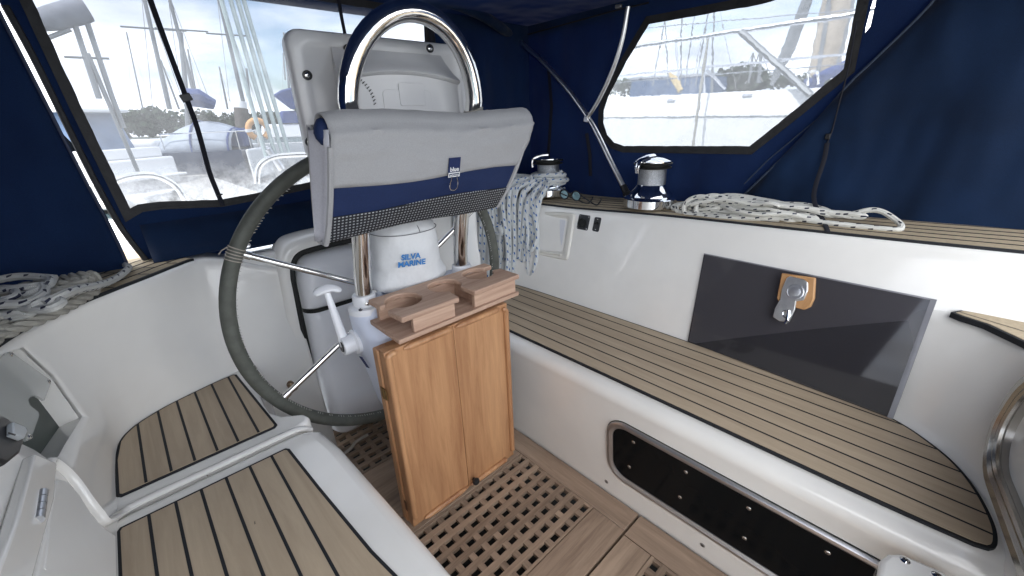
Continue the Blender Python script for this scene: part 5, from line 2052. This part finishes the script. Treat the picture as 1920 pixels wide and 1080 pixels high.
b.prism([tl_+pn*.0004, tr2+pn*.0004, tr2+dwn+pn*.0004, tl_+dwn+pn*.0004], pn*.0004)
b.build('edge_highlight', EDG, twb, flat=True)
def UWb(px, py, off=0):
    return U(px, py, n=pn, d=pn.dot(bl)+off)
b = MB()
b.prism([UWb(x, y, .0005) for x, y in ((1468, 512), (1531, 521), (1529, 560), (1522, 575), (1510, 581), (1466, 570), (1459, 560))], pn*.014)
b.build('wood_pad', PADW, twb, bevel=.003, segs=2)
b = MB()
hs = [(1476, 521), (1482, 518), (1508, 524), (1516, 530), (1516, 545), (1508, 563), (1494, 565), (1492, 580), (1481, 604), (1462, 602), (1450, 594), (1454, 578), (1464, 560), (1467, 542)]
b.prism([UWb(x, y, .014) for x, y in hs], pn*.006)
hp_ = b.build('hasp', mat('cast_alloy', (.72, .72, .72), .3, metal=.9, nscale=60, namt=.15, bump=.2, bscale=90), twb, bevel=.002, segs=2)
ce = UWb(1491, 547, .020)
b = MB()
b.lathe([(.020, 0), (.020, .0015), (.018, .002), (.0172, .0008), (.0001, .0008)], ce, pn, 28)
b.lathe([(.012, 0), (.012, .0014), (.010, .0018), (.0001, .0018)], ce, pn, 24)
b.build('embossed_disc', ALU, hp_)
b = MB()
c_ = UWb(1474, 590, .022)
e1, e2 = pn.orthogonal().normalized(), pn.cross(pn.orthogonal()).normalized()
b.tube([c_+e1*.010*math.cos(a)+e2*.007*math.sin(a) for a in [2*math.pi*k/16 for k in range(16)]], .0018, 6, closed=True)
b.tube([UWb(1478, 582, .022), UWb(1476, 600, .030), UWb(1472, 607, .030)], .0042, 8)
b.build('staple', CHROME, hp_)
# ================================================================== OUTSIDE
b = MB()
b.poly([(-1500, -1500, -.62), (1500, -1500, -.62), (1500, 1500, -.62), (-1500, 1500, -.62)])
tag(b.build('water', WATER), kind='structure')
# own stern deck, pushpit and backstay tackle
tsd = thing('stern_deck', 'white stern deck of the yacht just beyond the stern canvas', 'deck', (.5, 2.2, .6))
b = MB()
b.prism([(-.62, 1.46, .62), (1.6, 1.46, .62), (1.5, 2.3, .62), (1.2, 2.75, .62), (-.2, 2.75, .62), (-.5, 2.3, .62)], (0, 0, .12))
b.build('deck_moulding', GEL, tsd, bevel=.03, segs=3)
b = MB()
b.prism([(-.62, -1.2, -.9), (1.6, -1.2, -.9), (1.6, 1.5, -.9), (1.2, 2.72, -.5), (-.2, 2.72, -.5), (-.62, 1.5, -.9)], (0, 0, 1.45)) if False else None
b.prism([(-.5, 2.3, -.9), (-.2, 2.72, -.9), (1.2, 2.72, -.9), (1.5, 2.3, -.9)], (0, 0, 1.5))
b.build('transom', HULLW, tsd)
tpu = thing('pushpit_rail', 'pair of bent steel stern rail hoops seen through the cloudy stern window', 'stern rail', (.5, 2.5, .74))
b = MB()
YP = 2.45
b.tube(cat([U(205, 345, y=YP), U(235, 333, y=YP), U(270, 328, y=YP), U(300, 332, y=YP), U(330, 350, y=YP), U(350, 380, y=YP)], 6), .014, 10)
b.build('rail_hoop', STEEL, tpu)
b = MB()
b.tube(cat([U(482, 345, y=YP), U(484, 318, y=YP), U(495, 303, y=YP), U(515, 294, y=YP), U(545, 291, y=YP), U(600, 289, y=YP)], 6), .014, 10)
b.build('rail_hoop', STEEL, tpu)
tbk = thing('backstay_tackle', 'bundle of pale backstay ropes slanting down behind the instrument pod', 'rigging', (.9, 2.6, .74))
for (x0, x1) in ((425, 500), (442, 518), (455, 532), (466, 545)):
    b = MB()
    b.tube([U(x0-30, -70, y=2.6), U(x1, 296, y=2.6)], .0105, 8)
    b.build('stay_rope', mat('weathered_rope', (.42, .50, .50), .7, nscale=40, namt=.2), tbk)
b = MB()
b.lathe([(.02, 0), (.02, .12), (.0001, .125)], U(528, 318, y=2.6), (-.4, 0, 1), 12)
b.build('turning_block', ALU, tbk)
# ------------------------------------------------------------------ boats astern
def spar(b, p, q, r0, r1=None, seg=8):
    b.tube([p, q], [r0, r1 or r0], seg)
def masthead(name, label, px0, py0, px1, py1, y, r, spreaders=(), group='far yacht masts'):
    """A bare mast of a yacht berthed astern, standing from deck height."""
    foot, head = U(px0, py0, y=y), U(px1, py1, y=y)
    d = (head-foot).normalized()
    t = thing('yacht_mast', label, 'mast', foot, group)
    b = MB()
    b.tube([foot, foot+d*((head-foot).length*1.0)], [r, r*.7], 8)
    b.build('mast', MASTM, t)
    for (sx, sy, w_) in spreaders:
        c = U(sx, sy, y=y)
        b = MB()
        b.tube([c+Vector((-w_, 0, .0)), c+Vector((w_, 0, .05))], r*.35, 6)
        b.build('spreader', MASTM, t)
    b = MB()
    for s_ in (-1, 1):
        b.tube([head, foot+Vector((s_*(head-foot).length*.12, 0, 0))], r*.12, 4)
    b.build('shrouds', DSTEEL, t)
    return t
def hull(parent, cx, cy, length, beam, z0, free, heading, mw, name='hull', stripe=None, sheer=.25):
    """Yacht hull: lofted sections from transom to stem, along heading."""
    Mh = Matrix.Translation((cx, cy, 0)) @ Matrix.Rotation(heading, 4, 'Z')
    rows = []
    for i in range(17):
        f_ = i/16
        bw = beam/2*(.80+.2*math.sin(min(1, f_*2)*math.pi/2)) if f_ < .45 else beam/2*math.cos(max(0, (f_-.45)/.55)*math.pi/2)**.75
        bw = max(bw, .02)
        zt = z0+free+sheer*f_*f_
        y = length*(f_-.0)
        rows.append([Mh @ Vector((s*bw*k, y+(k-.6)*(.25 if i == 0 else 0), z)) for s, k, z in ((-1, 1, zt), (-1, .98, z0+free*.55), (-1, .86, z0+.1), (-1, .5, z0-.35), (1, .5, z0-.35), (1, .86, z0+.1), (1, .98, z0+free*.55), (1, 1, zt))])
    b = MB()
    b.loft(rows, closed=True, caps=True)
    return b.build(name, mw, parent, angle=50), Mh
def bxm(b, M, x0, x1, y0, y1, z0, z1):
    return b.box(x0, x1, y0, y1, z0, z1, M)
ZW = -.62
# sailing yacht: navy hull, white transom, blue sprayhood
ty = thing('sailing_yacht', 'sailing yacht with a navy hull, white stern and grey cockpit tent astern of the wheel', 'yacht', (4.3, 19, ZW))
h_, Mh = hull(ty, 4.25, 18.6, 10.5, 3.3, ZW, 1.15, R(62), HULLN, sheer=.3)
b = MB()
b.prism([Mh @ Vector((x, -.02, z)) for x, z in ((-1.30, ZW+.1), (1.30, ZW+.1), (1.36, ZW+1.16), (-1.36, ZW+1.16))], Mh.to_3x3() @ Vector((0, -.12, 0)))
b.build('white_transom', HULLW, ty, bevel=.08, segs=3)
b = MB()
bxm(b, Mh, -1.2, 1.2, 2.6, 7.2, ZW+1.1, ZW+1.62)
b.build('cabin_top', HULLW, ty, bevel=.18, segs=3)
b = MB()
rows = []
for i in range(9):
    y = .4+2.3*i/8
    hgt = 1.0*(math.sin(math.pi*(.25+.6*i/8)))
    rows.append([Mh @ Vector((1.25*math.cos(math.pi*k/10), y, ZW+1.12+hgt*math.sin(math.pi*k/10))) for k in range(11)])
b.loft(rows)
b.build('cockpit_tent', mat('grey_tent', (.38, .42, .48), .7, nscale=2, namt=.35), ty, solid=.02)
b = MB()
b.tube([Mh @ Vector((1.27*math.cos(math.pi*k/10), .5, ZW+1.14+.98*math.sin(math.pi*k/10)*.75)) for k in range(11)], .035, 6)
b.tube([Mh @ Vector((1.27*math.cos(math.pi*k/10), 1.6, ZW+1.14+1.02*math.sin(math.pi*k/10))) for k in range(11)], .03, 6)
b.build('tent_trim', BOATB, ty)
b = MB()
bxm(b, Mh, -.35, .3, .2, .8, ZW+1.2, ZW+1.85)
b.build('helm_cover', BOATB, ty, bevel=.08)
b = MB()
b.tube([U(352, 240, y=19.2), U(350, 182, y=19.2), U(338, 60, y=19.2)], .07, 8)
b.build('mast', MASTM, ty)
b = MB()
b.tube([U(348, 182, y=19), U(372, 184, y=19), U(402, 196, y=19)], [.35, .38, .22], 10, flat=(.8, 1))
b.build('sail_cover', BOATB, ty)
b = MB()
b.tube([Mh @ Vector((x, y, ZW+1.75)) for x, y in ((-1.2, 2.4), (-1.25, .15), (0, -.05), (1.25, .15), (1.2, 2.4))], .022, 6)
for x, y in ((-1.25, .15), (1.25, .15), (-1.2, 2.4), (1.2, 2.4), (.5, 0), (-.5, 0)):
    b.tube([Mh @ Vector((x, y, ZW+1.1)), Mh @ Vector((x, y, ZW+1.75))], .018, 6)
b.build('stern_rail', STEEL, ty)
tr_ng = thing('lifebuoy', 'orange horseshoe lifebuoy on the stern rail of the navy yacht', 'lifebuoy', U(484, 242, y=17.4))
c0 = U(484, 243, y=17.4)
b = MB()
b.tube([c0+Vector((.30*math.cos(a), 0, .30*math.sin(a))) for a in [R(-60+300*k/16) for k in range(17)]], .10, 10)
b.build('foam_ring', ORANGE, tr_ng)
b = MB()
for k in (3, 8, 13):
    a = R(-60+300*k/16)
    p = c0+Vector((.30*math.cos(a), 0, .30*math.sin(a)))
    tn = Vector((-math.sin(a), 0, math.cos(a)))
    b.tube([p-tn*.05, p+tn*.05], .108, 10)
b.build('reflective_band', HULLW, tr_ng)
# motor cruiser
tm = thing('motor_cruiser', 'white motor cruiser with a blue canopy and stepped stern at the left of the window', 'motor boat', (-.4, 18, ZW))
h_, Mm = hull(tm, .30, 15.5, 9.5, 3.1, ZW, 1.0, R(38), HULLW, sheer=.5)
b = MB()
bxm(b, Mm, -1.45, 1.45, -1.0, .05, ZW+.1, ZW+.32)
bxm(b, Mm, -1.4, 1.4, -.2, .9, ZW+.3, ZW+1.15)
b.build('stern_platform', HULLW, tm, bevel=.06, segs=2)
b = MB()
bxm(b, Mm, -1.25, 1.25, 2.2, 6.2, ZW+1.0, ZW+2.05)
b.build('wheelhouse', HULLW, tm, bevel=.2, segs=3)
b = MB()
bxm(b, Mm, -1.265, 1.265, 2.6, 5.4, ZW+1.45, ZW+1.85)
bxm(b, Mm, -1.0, 1.0, 2.18, 2.4, ZW+1.2, ZW+1.85)
b.build('windows', BOATG, tm, bevel=.03)
b = MB()
bxm(b, Mm, -1.3, 1.3, .7, 5.2, ZW+2.35, ZW+2.45)
b.build('hardtop', HULLW, tm, bevel=.04)
b = MB()
b.prism([Mm @ Vector(p) for p in ((-1.28, 1.0, ZW+1.5), (-1.28, 2.3, ZW+1.5), (-1.28, 2.3, ZW+2.35), (-1.28, 1.2, ZW+2.35))], Mm.to_3x3() @ Vector((.02, 0, 0)))
b.prism([Mm @ Vector(p) for p in ((1.28, 1.0, ZW+1.2), (1.28, 2.3, ZW+1.2), (1.28, 2.3, ZW+2.35), (1.28, 1.2, ZW+2.35))], Mm.to_3x3() @ Vector((.02, 0, 0)))
b.prism([Mm @ Vector(p) for p in ((-.2, .8, ZW+1.35), (1.25, .8, ZW+1.2), (1.25, 1.15, ZW+2.35), (-.5, 1.15, ZW+2.35))], Mm.to_3x3() @ Vector((0, .02, 0)))
b.build('blue_canopy', mat('faded_blue_canopy', (.13, .19, .30), .6, nscale=2, namt=.3), tm)
b = MB()
bxm(b, Mm, -1.3, 1.3, -.6, .7, ZW+.62, ZW+.70)
bxm(b, Mm, -1.35, 1.35, .1, .9, ZW+1.15, ZW+1.42)
b.build('bathing_steps', HULLW, tm, bevel=.05)
b = MB()
b.lathe([(.22, 0), (.3, .08), (.22, .18), (.0001, .2)], Mm @ Vector((0, 3.2, ZW+2.5)), seg=16)
b.tube([Mm @ Vector((0, 3.6, ZW+2.4)), Mm @ Vector((0, 3.8, ZW+3.3))], .03, 6)
b.build('radar', HULLW, tm)
# neighbour with a boom and a raked mast (upper left)
tn_ = thing('sailing_yacht', 'yacht with a grey furled boom at the top left of the stern window', 'yacht', (.4, 9.5, ZW))
h_, Mn = hull(tn_, -3.2, 8.5, 9.0, 2.9, ZW, 1.05, R(10), HULLW)
YB_ = 9.6
b = MB()
b.tube([U(60, 42, y=YB_), U(100, 34, y=YB_), U(150, 20, y=YB_), U(164, 18, y=YB_)], [.12, .16, .17, .15], 10)
b.build('furled_boom', mat('grey_sail_cover', (.22, .23, .27), .8, nscale=4, namt=.3), tn_)
b = MB()
b.tube([U(118, -30, y=YB_), U(140, 45, y=YB_), U(186, 185, y=YB_)], [.03, .035, .04], 8)
b.build('mizzen_mast', MASTM, tn_)
b = MB()
b.tube([U(158, 26, y=YB_), U(208, 176, y=YB_), U(232, 240, y=YB_)], .035, 6)
b.tube([U(132, 55, y=YB_), U(80, 75, y=YB_)], .03, 6)
b.tube([U(120, 107, y=YB_), U(205, 110, y=YB_)], .018, 5)
b.tube([U(164, 100, y=YB_), U(262, 330, y=YB_)], .03, 6)
b.build('rigging', MASTM, tn_)
mk = [(318, 205, 262, -40, 34, .13, ((290, 55, 1.5),), 'pale mast leaning left of the dark strap with a spreader near its top'),
      (336, 205, 301, 112, 40, .07, (), 'short thin mast just left of the dark strap'),
      (366, 180, 313, -20, 34, .12, ((342, 57, 1.3),), 'tall mast crossing behind the dark strap'),
      (372, 200, 352, 92, 44, .08, (), 'thin mast close to the right of the dark strap'),
      (427, 205, 411, 125, 50, .09, (), 'low mast above the grey cockpit tent'),
      (456, 190, 404, -30, 32, .12, ((428, 66, 1.1),), 'tall mast left of the backstay ropes'),
      (470, 200, 462, 128, 60, .16, (), 'slender mast seen between the backstay ropes'),
      (543, 175, 532, 61, 55, .13, (), 'mast standing between the ropes and the instrument pod'),
      (535, 150, 531, 100, 70, .12, (), 'short mast left of the instrument pod'),
      (268, 205, 237, 60, 60, .07, (), 'hair-thin mast over the trees at the left')]
for a in mk:
    masthead('yacht_mast', a[7], a[0], a[1], a[2], a[3], a[4], a[5], a[6])
# blue sail cover yacht far right of the stern window
tq = thing('sailing_yacht', 'distant white yacht with a blue sail cover beside the instrument pod', 'yacht', U(560, 230, y=26))
hq, Mq_ = hull(tq, 10.2, 24.5, 9, 3, ZW, 1.1, R(100), HULLW)
b = MB()
b.prism([U(514, 178, y=25.0), U(530, 168, y=25.0), U(555, 162, y=25.0), U(580, 170, y=25.0), U(580, 205, y=25.0), U(548, 204, y=25.0)], (0, .35, 0))
b.build('sail_cover', BOATB, tq, bevel=.08)
b = MB()
b.prism([U(528, 208, y=25.2), U(590, 206, y=25.2), U(590, 230, y=25.2), U(528, 231, y=25.2)], (0, .4, 0))
b.build('spray_dodger', BOATB, tq, bevel=.08)
b = MB()
b.prism([U(505, 233, y=25.3), U(600, 231, y=25.3), U(600, 255, y=25.3), U(505, 258, y=25.3)], (0, 1.6, 0))
b.build('cabin', HULLW, tq, bevel=.1)
tp1 = thing('mooring_pile', 'dark mooring pile with a pale cap behind the navy yacht', 'pile', U(456, 240, y=21))
b = MB()
b.tube([U(460, 330, y=21), U(457, 262, y=21), U(452, 203, y=21)], .26, 12)
b.build('post', WOODP, tp1)
b = MB()
b.tube([U(452, 206, y=21), U(452, 190, y=21)], [.22, .2], 12)
b.build('post_cap', HULLW, tp1)
# floating pontoon with white hull of a small dinghy between the boats
tpo = thing('pontoon', 'grey floating pontoon between the moored boats', 'pontoon', (2.0, 13, ZW))
b = MB()
b.box(1.2, 2.4, 10.5, 40, ZW-.1, ZW+.42)
b.build('deck', mat('pontoon_boards', (.30, .29, .27), .8, nscale=6, namt=.25), tpo, bevel=.03)
b = MB()
for k in range(9):
    b.box(1.12, 1.2, 11+3*k, 12.6+3*k, ZW, ZW+.3)
b.build('fender_strip', RUBBER, tpo)
# ------------------------------------------------------------------ white yacht alongside (right window)
XH = 5.5
tyr = thing('sailing_yacht', 'big white yacht alongside, its tall topsides filling the side window', 'yacht', (XH, 2, ZW))
b = MB()
def sheer_z(y):
    return 1.275+.024*(y-1.35)
rows = []
for k in range(31):
    y = -8+.8*k
    bowf = max(0, (y-8)/8)
    xo = XH+3.2*bowf**2
    zt = sheer_z(y)+.02*bowf
    rows.append([Vector((xo+3.6*(1-bowf), y, zt-.06)), Vector((xo+.16, y, zt-.01)), Vector((xo+.05, y, zt+.03)), Vector((xo+.005, y, zt+.028)), Vector((xo, y, zt)), Vector((xo, y, zt-.185)), Vector((xo-.018, y, zt-.195)), Vector((xo-.018, y, zt-.235)), Vector((xo+.0, y, zt-.25)), Vector((xo+.04, y, .5)), Vector((xo+.12, y, .1)), Vector((xo+.3, y, -.4)), Vector((xo+.55, y, -.75))])
b.loft(rows)
b.build('hull', HULLW, tyr, angle=40)
b = MB()
bl_ = [(XH+.05, y_) for y_ in (0,)]
def rail(p0, p1, dx, r, n=14):
    a, c = U(*p0, x=XH+dx), U(*p1, x=XH+dx)
    d = c-a
    a, c = a-d*.35, c+d*.4
    return [a.lerp(c, k/n)+Vector((0, 0, .004*math.sin(k*2.3))) for k in range(n+1)]
b.tube(rail((1200, 82), (1600, 22), .1, 0), .026, 8)
b.build('guard_rail', ALU, tyr)
b = MB()
b.tube(rail((1180, 138), (1590, 99), .1, 0), .014, 6)
b.tube(rail((1175, 152), (1590, 118), .16, 0), .006, 5)
b.tube(rail((1220, 48), (1600, 14), .4, 0), .007, 5)
b.build('lifelines', ALU, tyr)
b = MB()
for (p0, p1) in (((1318, 62), (1310, 128)), ((1310, 128), (1311, 174))):
    b.tube([U(*p0, x=XH+.1), U(*p1, x=XH+.1)], .016, 6)
b.tube([U(1316, 130, x=XH+.1), U(1350, 166, x=XH+.3)], .018, 6)
b.tube([U(1255, 68, x=XH+.1), U(1262, 150, x=XH+.1)], .010, 6)
b.build('stanchion', ALU, tyr)
b = MB()
b.tube([U(1380, 57, x=XH+.05), U(1440, 110, x=XH-.02), U(1514, 178, x=XH-.1)], .034, 8)
b.build('brace_pole', MASTM, tyr)
b = MB()
b.tube([U(1536, 140, x=8.2), U(1554, 50, x=8.2), U(1580, -70, x=8.2)], .20, 10)
b.build('mast', mat('tan_mast', (.34, .29, .23), .6, nscale=5, namt=.3), tyr)
b = MB()
b.tube([U(1526, 140, x=8.0), U(1545, 20, x=8.0), U(1552, -60, x=8.0)], .035, 6)
b.tube([U(1438, 160, x=7.0), U(1470, 90, x=7.0), U(1520, -40, x=7.0)], [.03, .09, .05], 8)
b.tube([U(1560, 130, x=8), U(1590, 20, x=8), U(1600, -60, x=8)], .02, 6)
for x0, x1 in ((1210, 1250), (1272, 1300), (1292, 1330), (1240, 1228)):
    b.tube([U(x0, 160, x=9), U(x1, -60, x=9)], .012, 5)
b.build('rigging', MASTM, tyr)
b = MB()
b.tube([U(1318, 70, x=XH-.25), U(1306, 150, x=XH-.25), U(1300, 200, x=XH-.25), U(1290, 275, x=XH-.25)], [.012, .016, .018, .014], 6)
b.build('mooring_line', ROPES, tyr)
b = MB()
for (px, py) in ((1248, 188), (1393, 178)):
    p = U(px, py, x=XH-.004)
    b.box(p.x-.012, p.x+.006, p.y-.055, p.y+.055, p.z-.018, p.z+.018)
b.build('fairlead', ALU, tyr, bevel=.008)
b = MB()
b.tube(cat([U(1508, 160, x=XH+.2), U(1510, 136, x=XH+.2), U(1525, 134, x=XH+.2), U(1528, 158, x=XH+.2)], 5), .015, 6)
b.build('pulpit_hoop', STEEL, tyr)
b = MB()
p = U(1515, 155, x=XH+.3)
b.box(p.x, p.x+.2, p.y-.08, p.y+.08, p.z-.08, p.z+.05)
b.tube([U(1520, 150, x=XH+.3), U(1600, 112, x=XH+.3)], .06, 8)
b.build('furled_sail', BOATB, tyr, bevel=.02)
# yellow-covered boat and boat shed far beyond it
tys = thing('boat_shed', 'long low blue shed on the far shore beyond the white yacht', 'shed', U(1250, 150, x=95))
a_, c_ = U(1165, 166, x=95), U(1320, 160, x=95)
b = MB()
b.prism([a_+Vector((0, 0, -6)), c_+Vector((0, 0, -6)), Vector((c_.x, c_.y, U(1320, 140, x=95).z)), Vector((a_.x, a_.y, U(1165, 148, x=95).z))], (8, 0, 0))
b.build('shed_wall', mat('shed_blue', (.05, .10, .20), .7, nscale=.3, namt=.2), tys)
b = MB()
b.prism([Vector((a_.x-.3, a_.y+.5, U(1165, 148, x=95).z)), Vector((c_.x-.3, c_.y-.5, U(1320, 140, x=95).z)), Vector((c_.x+4, c_.y, U(1320, 136, x=95).z)), Vector((a_.x+4, a_.y, U(1165, 144, x=95).z))], (0, 0, .3))
b.build('shed_roof', mat('shed_roof_grey', (.30, .32, .35), .7, nscale=.3, namt=.1), tys)
tyy = thing('small_yacht', 'small yacht with a furled tan sail on the far side of the white yacht', 'yacht', U(1262, 165, x=40))
b = MB()
b.tube([U(1240, 135, x=40), U(1252, 150, x=40), U(1262, 170, x=40)], [.12, .35, .3], 8, flat=(1, .7))
b.build('furled_sail', mat('tan_sail', (.55, .42, .22), .8, nscale=3, namt=.2), tyy)
b = MB()
b.tube([U(1262, 175, x=40), U(1262, 20, x=40)], .07, 6)
b.build('mast', MASTM, tyy)
q = U(1262, 178, x=40)
hull(tyy, 40, q.y-3, 8, 2.6, ZW, 1.0, R(-20), HULLW)
tmk = [(1392, 130, 1402, 96, 60, .2, (), 'short mast above the trees right of the diagonal pole'),
       (1412, 130, 1416, 92, 60, .25, (), 'second short mast right of the diagonal pole, the thicker one'),
       (1322, 150, 1326, -30, 30, .08, (), 'tall thin mast behind the stanchion of the white yacht')]
for x0, y0, x1, y1, xx, r, sp__, lab in tmk:
    foot, head = U(x0, y0+25, x=xx), U(x1, y1, x=xx)
    t = thing('yacht_mast', lab, 'mast', foot, 'far yacht masts')
    b = MB()
    b.tube([foot, head], [r, r*.7], 8)
    b.build('mast', MASTM, t)
    b = MB()
    b.tube([head, foot+Vector((0, 1.6, 0))], r*.2, 4)
    b.tube([head, foot+Vector((0, -1.6, 0))], r*.2, 4)
    b.build('shrouds', DSTEEL, t)
# ------------------------------------------------------------------ far shore woods
rt = random.Random(3)
b = MB()
def clump(c, r):
    n = 26
    for _ in range(n):
        d = Vector((rt.gauss(0, 1), rt.gauss(0, 1), rt.gauss(0, .8))).normalized()
        p = c+d*r*rt.uniform(.55, 1.0)
        s_ = r*rt.uniform(.22, .4)
        nrm = (d+Vector((rt.gauss(0, .5), rt.gauss(0, .5), rt.gauss(0, .5)))).normalized()
        t1_ = nrm.orthogonal().normalized()
        t2_ = nrm.cross(t1_)
        k = rt.uniform(0, 6)
        b.poly([p+t1_*s_*math.cos(k+j*1.2566)*rt.uniform(.6, 1.2)+t2_*s_*math.sin(k+j*1.2566)*rt.uniform(.6, 1.2) for j in range(5)])
def wood_line(pxs, dist_axis, dist, hpx):
    for (px, pyb, pyt) in pxs:
        base = U(px, pyb, **{dist_axis: dist})
        top = U(px, pyt, **{dist_axis: dist})
        hgt = max(1.5, top.z-base.z)
        for k in range(4):
            rr_ = hgt*rt.uniform(.28, .42)
            c = base+Vector((rt.uniform(-3, 3), rt.uniform(-3, 3), 0))
            c.z = base.z+hgt*rt.uniform(.15, 1)-rr_*.9*(k > 1)
            c.z = min(c.z, top.z-rr_*.7)
            clump(c, rr_)
wood_line([(215+4*i, 246-.03*i*4, 214+8*math.sin(i*.7)-6*math.exp(-((i-14)/5)**2)*1.5+rt.uniform(-3, 4)) for i in range(110)], 'y', 190, 0)
wood_line([(1150+3.4*i, 172-.05*i*3, 150+3*math.sin(i*.9)-26*math.exp(-((i-66)/16)**2)-8*math.exp(-((i-95)/8)**2)+rt.uniform(-4, 3)) for i in range(128)], 'x', 120, 0)
o = b.build('treeline', TREE, flat=True)
tag(o, 'line of dark trees along the far shore', 'trees', kind='stuff')
b = MB()
b.prism([(-900, 185, -.9), (900, 185, -.9), (900, 900, -.9), (-900, 900, -.9)], (0, 0, .9))
b.prism([(112, -900, -.9), (900, -900, -.9), (900, 180, -.9), (112, 180, -.9)], (0, 0, .9))
tag(b.build('shore', mat('far_shore_ground', (.06, .065, .045), .9, nscale=.05, namt=.3)), kind='structure')
for o in bpy.data.objects:
    if '_w' in o:
        del o['_w']
